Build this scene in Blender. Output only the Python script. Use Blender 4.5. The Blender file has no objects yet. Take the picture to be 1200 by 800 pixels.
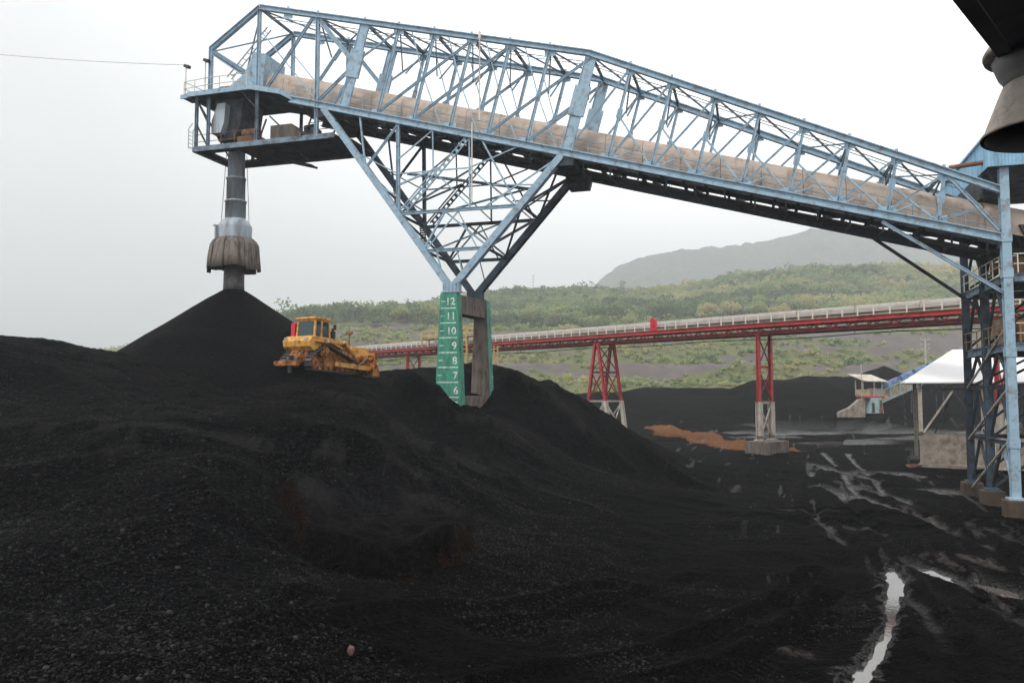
import bpy, bmesh, math, random
import numpy as np
from mathutils import Vector, Matrix, Euler

C = bpy.context.scene
COL = C.collection
R = math.radians
random.seed(7)

# ------------------------------------------------------------------ camera, sky, sun, exposure
cam_d = bpy.data.cameras.new('camera')
cam = bpy.data.objects.new('camera', cam_d)
COL.objects.link(cam)
cam.location = (0, 0, 6.0)
cam.rotation_euler = (R(90 + 3.65), 0, 0)
cam_d.sensor_width = 36
cam_d.lens = 27.99
cam_d.clip_start = 0.1
cam_d.clip_end = 20000
C.camera = cam

SUN_EL, SUN_AZ = 52, -140          # azimuth measured from +Y towards +X: the sun is behind the camera, to the left
world = bpy.data.worlds.new("World")
C.world = world
world.use_nodes = True
wn, wl = world.node_tree.nodes, world.node_tree.links
wn.clear()
w_out = wn.new('ShaderNodeOutputWorld')
w_bg = wn.new('ShaderNodeBackground')
w_bg.inputs['Strength'].default_value = 0.1
w_sky = wn.new('ShaderNodeTexSky')
w_sky.sky_type = 'NISHITA'
w_sky.sun_disc = False
w_sky.sun_elevation = R(SUN_EL)
w_sky.sun_rotation = R(SUN_AZ)
w_sky.air_density = 1.0
w_sky.dust_density = 4.0
w_tc = wn.new('ShaderNodeTexCoord')
# overcast cloud layer: soft grey/white variation by direction, brightest where the cloud is thin
w_dot = wn.new('ShaderNodeVectorMath'); w_dot.operation = 'DOT_PRODUCT'
w_nrm = wn.new('ShaderNodeVectorMath'); w_nrm.operation = 'NORMALIZE'
wl.new(w_tc.outputs['Generated'], w_nrm.inputs[0])
wl.new(w_nrm.outputs['Vector'], w_dot.inputs[0])
gd = Vector((0.50, 0.70, 0.52)).normalized()
w_dot.inputs[1].default_value = gd
w_mr = wn.new('ShaderNodeMapRange'); w_mr.interpolation_type = 'SMOOTHSTEP'
w_mr.inputs['From Min'].default_value = 0.45
w_mr.inputs['From Max'].default_value = 1.0
wl.new(w_dot.outputs['Value'], w_mr.inputs['Value'])
w_map = wn.new('ShaderNodeMapping')
w_map.inputs['Scale'].default_value = (1.0, 1.0, 2.6)
wl.new(w_nrm.outputs['Vector'], w_map.inputs['Vector'])
w_noise = wn.new('ShaderNodeTexNoise')
w_noise.inputs['Scale'].default_value = 1.7
w_noise.inputs['Detail'].default_value = 5
w_noise.inputs['Roughness'].default_value = 0.5
wl.new(w_map.outputs['Vector'], w_noise.inputs['Vector'])
w_nr = wn.new('ShaderNodeMapRange')
w_nr.inputs['From Min'].default_value = 0.3
w_nr.inputs['From Max'].default_value = 0.7
w_nr.inputs['To Min'].default_value = 0.0
w_nr.inputs['To Max'].default_value = 1.0
wl.new(w_noise.outputs['Fac'], w_nr.inputs['Value'])
w_c1 = wn.new('ShaderNodeMix'); w_c1.data_type = 'RGBA'
w_c1.inputs['A'].default_value = (8.1, 7.95, 7.75, 1)
w_c1.inputs['B'].default_value = (9.9, 9.8, 9.6, 1)
wl.new(w_nr.outputs['Result'], w_c1.inputs['Factor'])
w_c2 = wn.new('ShaderNodeMix'); w_c2.data_type = 'RGBA'
w_c2.inputs['B'].default_value = (25, 24.9, 24.6, 1)
wl.new(w_c1.outputs['Result'], w_c2.inputs['A'])
wl.new(w_mr.outputs['Result'], w_c2.inputs['Factor'])
w_c3 = wn.new('ShaderNodeMix'); w_c3.data_type = 'RGBA'
w_c3.inputs['Factor'].default_value = 0.96
wl.new(w_sky.outputs['Color'], w_c3.inputs['A'])
wl.new(w_c2.outputs['Result'], w_c3.inputs['B'])
wl.new(w_c3.outputs['Result'], w_bg.inputs['Color'])
wl.new(w_bg.outputs['Background'], w_out.inputs['Surface'])

sun_d = bpy.data.lights.new('sun', 'SUN')
sun_d.energy = 1.5
sun_d.angle = R(14)
sun_d.color = (1.0, 0.96, 0.9)
sun = bpy.data.objects.new('sun', sun_d)
COL.objects.link(sun)
sv = Vector((math.sin(R(SUN_AZ)) * math.cos(R(SUN_EL)), math.cos(R(SUN_AZ)) * math.cos(R(SUN_EL)), math.sin(R(SUN_EL))))
sun.rotation_euler = (-sv).to_track_quat('-Z', 'Y').to_euler()
sun.location = (-30, -30, 60)

C.view_settings.view_transform = 'Standard'
C.view_settings.look = 'None'
C.view_settings.exposure = 0.32
C.view_settings.gamma = 1.0
C.view_settings.use_curve_mapping = False
C.render.engine = 'CYCLES'
C.cycles.max_bounces = 6
C.cycles.volume_bounces = 1
C.cycles.use_denoising = True

# ------------------------------------------------------------------ helpers: materials
def nodes_of(m):
    m.use_nodes = True
    nt = m.node_tree
    return nt.nodes, nt.links, nt.nodes['Principled BSDF']

def mat(name, col, rough=0.6, var=0.25, scale=2.0, col2=None, dirt=None, dirt_amt=0.35, dirt_scale=1.2,
        spec=0.4, bump=0.0, bump_scale=20.0, metal=0.0, streak=None):
    """painted / bare surface: base colour with mottling, optional second colour and patchy dirt or rust"""
    m = bpy.data.materials.new(name)
    N, L, P = nodes_of(m)
    tc = N.new('ShaderNodeTexCoord')
    vec = tc.outputs['Object']
    if streak:
        mp = N.new('ShaderNodeMapping'); mp.inputs['Scale'].default_value = streak
        L.new(vec, mp.inputs['Vector']); vecs = mp.outputs['Vector']
    else:
        vecs = vec
    n1 = N.new('ShaderNodeTexNoise'); n1.inputs['Scale'].default_value = scale
    n1.inputs['Detail'].default_value = 6; n1.inputs['Roughness'].default_value = 0.6
    L.new(vecs, n1.inputs['Vector'])
    r1 = N.new('ShaderNodeMapRange'); r1.inputs['From Min'].default_value = 0.3; r1.inputs['From Max'].default_value = 0.7
    L.new(n1.outputs['Fac'], r1.inputs['Value'])
    mx = N.new('ShaderNodeMix'); mx.data_type = 'RGBA'
    a = Vector(col)
    c2 = Vector(col2) if col2 else a * (1 - var)
    c1 = a if col2 else a * (1 + var * 0.6)
    mx.inputs['A'].default_value = (*c1, 1); mx.inputs['B'].default_value = (*c2, 1)
    L.new(r1.outputs['Result'], mx.inputs['Factor'])
    out = mx.outputs['Result']
    if dirt:
        n2 = N.new('ShaderNodeTexNoise'); n2.inputs['Scale'].default_value = dirt_scale
        n2.inputs['Detail'].default_value = 9; n2.inputs['Roughness'].default_value = 0.7
        L.new(vecs, n2.inputs['Vector'])
        r2 = N.new('ShaderNodeMapRange')
        r2.inputs['From Min'].default_value = 0.62 - dirt_amt * 0.35
        r2.inputs['From Max'].default_value = 0.80 - dirt_amt * 0.30
        L.new(n2.outputs['Fac'], r2.inputs['Value'])
        m2 = N.new('ShaderNodeMix'); m2.data_type = 'RGBA'
        L.new(out, m2.inputs['A']); m2.inputs['B'].default_value = (*dirt, 1)
        L.new(r2.outputs['Result'], m2.inputs['Factor'])
        out = m2.outputs['Result']
        rr = N.new('ShaderNodeMapRange'); rr.inputs['To Min'].default_value = rough; rr.inputs['To Max'].default_value = min(1, rough + 0.3)
        L.new(r2.outputs['Result'], rr.inputs['Value'])
        L.new(rr.outputs['Result'], P.inputs['Roughness'])
    else:
        P.inputs['Roughness'].default_value = rough
    L.new(out, P.inputs['Base Color'])
    P.inputs['Specular IOR Level'].default_value = spec
    P.inputs['Metallic'].default_value = metal
    if bump:
        nb = N.new('ShaderNodeTexNoise'); nb.inputs['Scale'].default_value = bump_scale; nb.inputs['Detail'].default_value = 5
        L.new(vec, nb.inputs['Vector'])
        b = N.new('ShaderNodeBump'); b.inputs['Strength'].default_value = bump; b.inputs['Distance'].default_value = 0.05
        L.new(nb.outputs['Fac'], b.inputs['Height']); L.new(b.outputs['Normal'], P.inputs['Normal'])
    return m

M = {}
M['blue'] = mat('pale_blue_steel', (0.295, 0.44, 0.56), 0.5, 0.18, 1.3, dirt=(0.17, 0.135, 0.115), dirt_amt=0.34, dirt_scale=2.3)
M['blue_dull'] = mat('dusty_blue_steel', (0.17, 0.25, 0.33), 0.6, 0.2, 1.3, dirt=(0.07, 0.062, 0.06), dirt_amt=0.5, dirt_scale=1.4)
M['blue_dark'] = mat('dark_blue_steel', (0.055, 0.07, 0.095), 0.7, 0.3, 1.0, dirt=(0.03, 0.026, 0.026), dirt_amt=0.6)  # darker steel tone for decks, undersides and far-side members
M['blue_deep_shade'] = mat('deep_shaded_blue_steel', (0.042, 0.078, 0.115), 0.6, 0.3, 1.0, dirt=(0.026, 0.023, 0.024), dirt_amt=0.55)  # dark blue of inner tower legs; also painted shade on the gantry's far side
M['tube'] = mat('grey_blue_pipe', (0.36, 0.43, 0.49), 0.5, 0.2, 1.2, dirt=(0.2, 0.19, 0.185), dirt_amt=0.4, streak=(1.6, 1.6, 0.25))
M['pipe_dark'] = mat('worn_dark_pipe', (0.05, 0.05, 0.055), 0.5, 0.3, 1.2, dirt=(0.2, 0.2, 0.2), dirt_amt=0.3, dirt_scale=0.8)
M['belt_cover'] = mat('weathered_beige_cover', (0.47, 0.39, 0.33), 0.75, 0.12, 0.7, dirt=(0.24, 0.17, 0.13), dirt_amt=0.30, dirt_scale=1.6, streak=(1.0, 1.0, 0.5))
M['rubber_skirt'] = mat('brown_rubber_skirt', (0.19, 0.165, 0.15), 0.85, 0.3, 2.0, dirt=(0.055, 0.048, 0.045), dirt_amt=0.45, streak=(3, 3, 0.5))
M['grating'] = mat('walkway_grating', (0.07, 0.075, 0.085), 0.8, 0.3, 3.0, dirt=(0.03, 0.028, 0.028), dirt_amt=0.5)
M['rail'] = mat('faded_white_rail', (0.66, 0.63, 0.56), 0.6, 0.2, 3.0, dirt=(0.25, 0.16, 0.1), dirt_amt=0.3)
M['rail_blue'] = mat('thin_blue_rail', (0.30, 0.38, 0.45), 0.6, 0.2, 3.0)
M['yellow_rail'] = mat('yellow_rail_paint', (0.62, 0.42, 0.12), 0.55, 0.2, 3.0, dirt=(0.2, 0.13, 0.07), dirt_amt=0.35)
M['rust'] = mat('rusty_steel', (0.20, 0.10, 0.055), 0.85, 0.4, 2.0, dirt=(0.06, 0.045, 0.04), dirt_amt=0.4)
M['concrete'] = mat('stained_concrete', (0.30, 0.265, 0.225), 0.9, 0.2, 0.8, dirt=(0.13, 0.105, 0.085), dirt_amt=0.5, bump=0.3)
M['concrete_brown'] = mat('brown_dusty_concrete', (0.17, 0.145, 0.128), 0.9, 0.25, 1.0, dirt=(0.075, 0.06, 0.052), dirt_amt=0.55, bump=0.4, streak=(2, 2, 0.6))
M['pedestal'] = mat('rust_stained_concrete', (0.075, 0.052, 0.036), 0.9, 0.3, 1.2, dirt=(0.05, 0.036, 0.028), dirt_amt=0.6, bump=0.4)
M['green'] = mat('green_board_paint', (0.05, 0.27, 0.19), 0.6, 0.16, 1.2, dirt=(0.035, 0.085, 0.066), dirt_amt=0.42, dirt_scale=1.9, streak=(2.0, 2.0, 0.5))
M['white_paint'] = mat('white_marking_paint', (0.70, 0.76, 0.72), 0.6, 0.1, 3.0, dirt=(0.12, 0.28, 0.21), dirt_amt=0.5, dirt_scale=3.0)
M['red'] = mat('red_steel', (0.42, 0.036, 0.042), 0.5, 0.2, 1.2, dirt=(0.14, 0.03, 0.03), dirt_amt=0.35)
M['red_dark'] = mat('dull_shaded_red_steel', (0.20, 0.022, 0.025), 0.6, 0.25, 1.2, dirt=(0.07, 0.025, 0.025), dirt_amt=0.5)  # dull red; on the bridge underside the shade is put into this colour
M['off_white'] = mat('chalky_white_steel', (0.50, 0.46, 0.41), 0.7, 0.15, 1.5, dirt=(0.24, 0.19, 0.15), dirt_amt=0.4)
M['grey_cover'] = mat('grey_sheet_cover', (0.32, 0.30, 0.275), 0.6, 0.12, 0.6, dirt=(0.22, 0.2, 0.18), dirt_amt=0.35)
M['dozer'] = mat('worn_yellow_paint', (0.70, 0.36, 0.085), 0.5, 0.12, 2.0, dirt=(0.10, 0.055, 0.028), dirt_amt=0.42, dirt_scale=2.6)
M['dozer_orange'] = mat('dusty_orange_paint', (0.46, 0.17, 0.035), 0.6, 0.2, 2.5, dirt=(0.045, 0.028, 0.02), dirt_amt=0.58, dirt_scale=2.5)
M['black'] = mat('dusty_black_steel', (0.030, 0.030, 0.034), 0.6, 0.3, 3.0)
M['track'] = mat('worn_track_steel', (0.085, 0.083, 0.085), 0.5, 0.35, 4.0, metal=0.3)
M['tower_rail'] = mat('dirty_yellow_rail', (0.30, 0.20, 0.09), 0.7, 0.3, 3.0, dirt=(0.08, 0.055, 0.04), dirt_amt=0.5)
M['red_bright'] = mat('bright_red_paint', (0.58, 0.02, 0.045), 0.5, 0.15, 2.0)
M['roof_white'] = mat('white_sheet_roof', (0.86, 0.87, 0.88), 0.35, 0.04, 0.6, spec=0.6)
M['clad_blue'] = mat('blue_sheet_cladding', (0.26, 0.48, 0.66), 0.5, 0.1, 0.8, dirt=(0.14, 0.22, 0.30), dirt_amt=0.25, streak=(2, 2, 0.4))
M['dust_metal'] = mat('dusty_aluminium', (0.33, 0.29, 0.255), 0.75, 0.2, 6.0, dirt=(0.18, 0.155, 0.14), dirt_amt=0.45, dirt_scale=9)
M['lamp_grey'] = mat('dull_grey_casting', (0.16, 0.155, 0.155), 0.6, 0.15, 7.0)
M['canopy'] = mat('dark_navy_sheet', (0.028, 0.036, 0.058), 0.6, 0.3, 2.0, dirt=(0.05, 0.048, 0.05), dirt_amt=0.3)
M['stone_pink'] = mat('pink_grey_stone', (0.11, 0.058, 0.056), 0.8, 0.3, 12.0)
M['trunk'] = mat('tree_bark', (0.10, 0.08, 0.06), 0.9, 0.3, 2.0)
M['wood'] = mat('tan_boards', (0.40, 0.31, 0.22), 0.8, 0.25, 1.0, dirt=(0.18, 0.11, 0.07), dirt_amt=0.4)
M['conv_blue'] = mat('bright_blue_steel', (0.09, 0.17, 0.33), 0.5, 0.3, 1.0, dirt=(0.05, 0.05, 0.06), dirt_amt=0.4)
M['pale_teal'] = mat('pale_teal_steel', (0.30, 0.42, 0.44), 0.6, 0.2, 1.0, dirt=(0.2, 0.15, 0.1), dirt_amt=0.3)

def glass_mat():
    m = bpy.data.materials.new('tinted_cab_glass')
    N, L, P = nodes_of(m)
    P.inputs['Base Color'].default_value = (0.025, 0.05, 0.055, 1)
    P.inputs['Roughness'].default_value = 0.06
    P.inputs['Specular IOR Level'].default_value = 0.45
    return m
M['glass'] = glass_mat()

# ------------------------------------------------------------------ helpers: meshes
def V3(p): return Vector(p)

class MB:
    """collects shapes and links them as ONE mesh object"""
    def __init__(s): s.v = []; s.f = []; s.sm = []
    def add(s, vs, fs, smooth=False):
        o = len(s.v)
        s.v += [tuple(v) for v in vs]
        s.f += [tuple(i + o for i in f) for f in fs]
        s.sm += [smooth] * len(fs)
        return s
    def box(s, c, d, rot=None):
        x, y, z = d[0] / 2, d[1] / 2, d[2] / 2
        vs = [Vector((sx * x, sy * y, sz * z)) for sx in (-1, 1) for sy in (-1, 1) for sz in (-1, 1)]
        if rot is not None:
            vs = [rot @ v for v in vs]
        vs = [v + V3(c) for v in vs]
        return s.add(vs, [(0, 1, 3, 2), (4, 6, 7, 5), (0, 4, 5, 1), (2, 3, 7, 6), (0, 2, 6, 4), (1, 5, 7, 3)])
    def span(s, a, b):
        return s.box([(a[i] + b[i]) / 2 for i in range(3)], [abs(b[i] - a[i]) for i in range(3)])
    def frame(s, p, q, up):
        d = (V3(q) - V3(p)); l = d.length; d.normalize()
        u = V3(up)
        if abs(d.dot(u)) > 0.985: u = Vector((1, 0, 0)) if abs(d.x) < 0.9 else Vector((0, 1, 0))
        a = d.cross(u).normalized(); b = a.cross(d).normalized()
        return Matrix((a, d, b)).transposed(), l
    def beam(s, p, q, w, h, up=(0, 0, 1), off=(0, 0)):
        rm, l = s.frame(p, q, up)
        c = (V3(p) + V3(q)) / 2 + rm @ Vector((off[0], 0, off[1]))
        return s.box(c, (w, l, h), rm)
    def hbeam(s, p, q, w, h, t=0.035, up=(0, 0, 1)):
        """H section: flanges of width w at +-h/2 along up, web between"""
        s.beam(p, q, w, t, up, (0, h / 2 - t / 2))
        s.beam(p, q, w, t, up, (0, -h / 2 + t / 2))
        s.beam(p, q, t, h - 2 * t, up)
        return s
    def tube(s, p, q, r, n=10, r2=None, cap=True):
        rm, l = s.frame(p, q, (0, 0, 1)); r2 = r if r2 is None else r2
        p, q = V3(p), V3(q)
        vs = []
        for c, rr in ((p, r), (q, r2)):
            for i in range(n):
                a = 2 * math.pi * i / n
                vs.append(c + rm @ Vector((rr * math.cos(a), 0, rr * math.sin(a))))
        s.add(vs, [(i, (i + 1) % n, n + (i + 1) % n, n + i) for i in range(n)], True)
        if cap:
            s.add(vs[:n], [tuple(range(n))[::-1]]); s.add(vs[n:], [tuple(range(n))])
        return s
    def path(s, pts, r, n=6):
        for a, b in zip(pts[:-1], pts[1:]): s.tube(a, b, r, n)
        return s
    def lathe(s, prof, c=(0, 0, 0), n=24, axis=None, smooth=True, jit=0):
        rm = Matrix.Identity(3) if axis is None else axis
        vs = []
        for (r, z) in prof:
            for i in range(n):
                a = 2 * math.pi * i / n
                rr = r * (1 + (random.uniform(-jit, jit) if jit else 0))
                vs.append(rm @ Vector((rr * math.cos(a), rr * math.sin(a), z)) + V3(c))
        fs = []
        for k in range(len(prof) - 1):
            for i in range(n):
                j = (i + 1) % n
                fs.append((k * n + i, k * n + j, (k + 1) * n + j, (k + 1) * n + i))
        return s.add(vs, fs, smooth)
    def prism(s, pts, vec):
        """closed polygon pts (3D) extruded along vec"""
        n = len(pts); vec = V3(vec)
        vs = [V3(p) for p in pts] + [V3(p) + vec for p in pts]
        fs = [tuple(range(n))[::-1], tuple(range(n, 2 * n))]
        fs += [(i, (i + 1) % n, n + (i + 1) % n, n + i) for i in range(n)]
        return s.add(vs, fs)
    def mesh(s, name, m):
        me = bpy.data.meshes.new(name)
        me.from_pydata(s.v, [], s.f)
        me.polygons.foreach_set('use_smooth', s.sm)
        me.materials.append(m)
        bm = bmesh.new(); bm.from_mesh(me)
        bmesh.ops.recalc_face_normals(bm, faces=bm.faces)
        bm.to_mesh(me); bm.free()
        me.update()
        return me
    def build(s, name, m, parent=None, bevel=0):
        o = bpy.data.objects.new(name, s.mesh(name, m))
        COL.objects.link(o)
        if parent is not None: o.parent = parent
        if bevel:
            b = o.modifiers.new('bevel', 'BEVEL'); b.width = bevel; b.segments = 2; b.limit_method = 'ANGLE'; b.angle_limit = R(40)
        return o

def thing(name, label, cat, loc=(0, 0, 0), rot=(0, 0, 0), group=None):
    o = bpy.data.objects.new(name, None)
    COL.objects.link(o)
    o.empty_display_size = 0.5
    o.location = loc; o.rotation_euler = rot
    o['label'] = label; o['category'] = cat
    if group: o['group'] = group
    return o

def tag(o, label, cat, group=None):
    o['label'] = label; o['category'] = cat
    if group: o['group'] = group
    return o

def structure(o, kind='structure', label=None, cat=None):
    o['kind'] = kind
    if label: o['label'] = label
    if cat: o['category'] = cat
    return o

def inst(name, me, parent, loc, rot=(0, 0, 0)):
    o = bpy.data.objects.new(name, me)
    COL.objects.link(o)
    o.parent = parent; o.location = loc; o.rotation_euler = rot
    return o

# ------------------------------------------------------------------ numpy noise
def hash2(ix, iy, seed):
    h = (ix.astype(np.int64) * 374761393 + iy.astype(np.int64) * 668265263 + seed * 1442695041) & 0xFFFFFFFF
    h = ((h ^ (h >> 13)) * 1274126177) & 0xFFFFFFFF
    h = h ^ (h >> 16)
    return (h & 0xFFFFFF).astype(np.float64) / 0xFFFFFF

def vnoise(x, y, seed=0):
    ix, iy = np.floor(x), np.floor(y)
    fx, fy = x - ix, y - iy
    ux = fx * fx * fx * (fx * (fx * 6 - 15) + 10); uy = fy * fy * fy * (fy * (fy * 6 - 15) + 10)
    a = hash2(ix, iy, seed); b = hash2(ix + 1, iy, seed); c = hash2(ix, iy + 1, seed); d = hash2(ix + 1, iy + 1, seed)
    return (a + (b - a) * ux) * (1 - uy) + (c + (d - c) * ux) * uy

def fbm(x, y, seed=0, octv=4, gain=0.5):
    v = np.zeros_like(x); amp = 1.0; tot = 0.0; f = 1.0
    for o in range(octv):
        v += amp * (vnoise(x * f + 17.3 * o, y * f - 9.1 * o, seed + o) * 2 - 1); tot += amp
        amp *= gain; f *= 2.03
    return v / tot

def smooth(t):
    t = np.clip(t, 0, 1); return t * t * (3 - 2 * t)

def polydist(x, y, pts):
    """distance to a polyline, and the running length at the nearest point"""
    best = np.full(x.shape, 1e9); run = np.zeros(x.shape); acc = 0.0
    for (ax, ay), (bx, by) in zip(pts[:-1], pts[1:]):
        dx, dy = bx - ax, by - ay; L2 = dx * dx + dy * dy; ln = math.sqrt(L2)
        t = np.clip(((x - ax) * dx + (y - ay) * dy) / L2, 0, 1)
        d = np.hypot(x - ax - t * dx, y - ay - t * dy)
        m = d < best
        best = np.where(m, d, best); run = np.where(m, acc + t * ln, run); acc += ln
    return best, run

# ------------------------------------------------------------------ the ground: coal heap, muddy yard, far coal bank
CTRL = [(-32.48, 42.0, 8.68), (-28.34, 44.0, 8.52), (-26.23, 47.0, 8.39), (-25.01, 53.0, 8.3), (-22.3, 57.0, 7.92), (-18.32, 57.0, 7.62), (-15.3, 56.0, 7.53), (-12.1, 56.5, 7.18), (-9.94, 58.0, 6.84), (-8.42, 60.5, 7.26), (-12.13, 51.5, 6.41), (-8.02, 50.0, 5.44), (-15.72, 49.0, 5.87), (-20.12, 47.0, 6.38), (-22.48, 42.0, 6.56), (-25.71, 40.0, 6.83), (-18.54, 29.0, 4.23), (-15.46, 29.0, 4.25), (-11.76, 29.0, 4.2), (-8.63, 30.0, 3.15), (-6.33, 33.0, 3.7), (-14.61, 36.0, 5.1), (-18.68, 35.0, 5.1), (-21.79, 34.0, 5.26), (-10.66, 37.0, 4.6), (-6.71, 42.0, 3.3), (-9.83, 46.0, 5.0), (-15.26, 24.0, 2.44), (-12.71, 24.0, 2.44), (-9.67, 24.0, 2.69), (-10.0, 19.0, 1.2), (-11.68, 18.5, 1.33), (-9.73, 15.5, 0.65), (-7.29, 15.5, 0.57), (-6.16, 19.5, 1.07), (-8.26, 26.0, 2.14), (-19.07, 24.0, 2.44), (-11.78, 15.0, 0.98), (-4.93, 31.0, 1.4), (-3.55, 22.5, 0.32), (0.0, 37.0, 0.5), (0.0, 25.0, -0.31), (0.0, 18.3, -0.5), (-3.55, 17.0, -0.04), (-7.28, 25.5, 1.15), (-2.37, 28.0, 0.67), (-5.02, 53.3, 6.26), (-5.45, 51.0, 4.89), (-3.1, 52.8, 4.75), (-1.6, 54.6, 4.5), (-3.2, 50.0, 3.85), (-1.08, 50.5, 3.82), (1.04, 49.0, 2.54), (2.93, 46.0, 1.1), (-0.9, 42.5, 1.47), (5.21, 49.0, 0.78), (8.15, 48.0, 0.13), (11.51, 43.5, -0.75), (3.81, 36.0, -0.1), (6.11, 29.0, -0.72), (6.03, 38.0, -0.44), (-2.44, 57.0, 4.88), (-2.88, 62.5, 7.91), (-0.68, 63.0, 7.85), (2.76, 64.5, 6.52), (7.15, 67.0, 4.18), (11.93, 70.0, 1.57), (15.32, 72.0, 0.0), (0.0, 58.5, 5.35), (3.09, 58.0, 2.89), (6.17, 58.0, 1.35), (10.2, 60.0, -0.14),
        # level yard to the right, behind the camera and beyond the heap
        (8, 14, -.75), (13, 18, -.8), (20, 25, -.8), (30, 30, -.8), (12, 27, -.8), (16, 38, -.8), (28, 44, -.8), (22, 52, -.75), (18, 60, -.6), (34, 60, -.8), (24, 72, -.5),
        (40, 74, -.8), (30, 86, -.4), (20, 86, -.3), (55, 60, -.8), (60, 90, -.4), (14, 80, -.2), (5, 80, 1.0), (-6, 76, 3.5), (-20, 72, 6.0), (-35, 68, 5.5), (-50, 55, 7.0), (-45, 40, 7.5),
        (-40, 25, 5.0), (-30, 15, 2.0), (-15, 5, 0.0), (0, 0, -.6), (0, 9, -.55), (-6, 10, 0.0), (20, 0, -.8), (-30, -15, 0), (0, -20, -.6), (35, -10, -.8), (40, 20, -.8),
        (-10, 90, 0.8), (-35, 90, 1.0), (-60, 80, 2.0), (10, 95, -.3), (40, 100, -.3), (-20, 110, 0), (70, 110, 0), (10, 110, 0), (-29.5, 60, 8.6), (-34, 57, 8.5), (-70, 40, 4), (-70, 10, 1), (75, 30, -.5)]
CT = np.array(CTRL)
def mq(d2): return np.sqrt(d2 + 2.2 ** 2)
_d2 = (CT[:, None, 0] - CT[None, :, 0]) ** 2 + (CT[:, None, 1] - CT[None, :, 1]) ** 2
_A = np.block([[mq(_d2) + np.eye(len(CT)) * -0.03, np.ones((len(CT), 1))], [np.ones((1, len(CT))), np.zeros((1, 1))]])
_W = np.linalg.solve(_A, np.append(CT[:, 2], 0))

# crest of the far coal bank: x at y = 150, height
BANK_X = np.array([-140, -60, -5, 5, 14, 26, 33, 41, 44.5, 50.5, 58, 64, 69, 70, 74, 85, 110, 200])
BANK_Z = np.array([3.5, 4.5, 5.0, 5.4, 6.0, 6.6, 6.1, 6.6, 7.9, 8.6, 9.0, 9.1, 10.2, 10.6, 9.2, 8.5, 8, 6])
STREAM = [(7.2, 17.2), (8.0, 19.1), (9.3, 21.0), (11.2, 24.0), (12.6, 26.9), (14.0, 29.5), (15.0, 32.0)]
STREAM_W = [0.26, 0.22, 0.12, 0.11, 0.16, 0.22, 0.10]
POOLS = [  # x, y, rx, ry : small standing water
    (16.0, 30.6, .35, 1.2), (29.8, 54.6, 1.0, 1.3), (30.6, 66.6, 1.4, .9), (32.4, 65.0, .5, .7), 
    (22.2, 53.6, .35, 3.2), (24.6, 54.5, .35, 3.4), (27.6, 67, .4, 4), (38, 110, 5, 2.2), (46, 118, 6, 2.4), (55, 112, 7, 2), (40.5, 97, 3, 1.5), (50, 100, 3.5, 1.6), (33, 104, 2.5, 1.3),
    (16.9, 28.3, .35, .8), (58, 104, 5, 1.6)]
POOL_Z = -0.93
RUTS = [[(14.0, 44), (19, 41.5), (24, 39.5), (30, 36)], [(15.5, 47.5), (20, 44.5), (25.5, 42.5), (32, 38.5)], [(15.5, 20), (19.5, 30), (21.6, 38), (22.2, 45), (23, 54), (27.6, 67), (33, 85)],
        [(19, 22), (22.4, 32), (23.8, 39), (24.2, 46), (25, 54), (29.6, 67), (35.5, 85)],
        [(9.5, 16), (12.8, 25), (14.5, 33), (16.5, 44), (20, 54), (25, 67)],
        [(12.0, 15), (15.2, 24), (17.0, 33), (19, 44), (22, 54)]]
SILT = [[(8.9, 29.1), (10.8, 30.0)], [(7.1, 24.4), (7.5, 23.4)], [(7.4, 21.9), (8.2, 20.9)], [(17.6, 34.5), (17.0, 30.0), (16.0, 25.4)], [(22.2, 58), (21.9, 52)], [(24.7, 59), (24.3, 52)], [(18.5, 33), (19, 27)], [(21.3, 35.7), (21.9, 41.4), (23.0, 49.3)], [(15.5, 41), (18.5, 39.5)]]
LIT_STREAKS = [([(-12.5, 50.5), (-8, 46.5), (-4.5, 42.8), (0, 41.2), (5, 39.8), (10, 41.5)], .75), ([(-3.2, 50.6), (-1.2, 49.8), (1.2, 48.6)], 1.1), ([(-22, 31), (-15, 30), (-11.7, 30), (-8, 31.5), (-4, 34)], .6), ([(0.5, 61), (3.6, 58.5), (6.4, 55), (9.5, 52)], .7), ([(3.2, 63.2), (7.4, 61), (10, 58)], .6), ([(-4, 32), (-1.5, 33), (3, 35), (8, 38)], .5)]  # lines and widths of lit streaks painted paler on the heap
TREADS = [[(-4.6, 16.4), (-3.7, 17.7), (-2.5, 19.7), (-0.9, 21.5), (1.0, 23.4), (3.2, 25.6), (6.4, 29.2)],
          [(-1.6, 16.2), (-0.8, 17.4), (1.7, 19.7), (4.7, 22.3), (8.3, 25.8), (11.5, 31)],
          [(1.4, 15.6), (3.6, 18.0), (6.4, 20.6), (9.5, 24.6)], [(-5.9, 17.4), (-4.2, 19.6), (-2.3, 21.8), (.3, 24.2), (3.5, 27.4)], [(-.2, 15.4), (2.0, 17.6), (5.4, 20.6), (8.6, 24.2), (11, 28)]]

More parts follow.
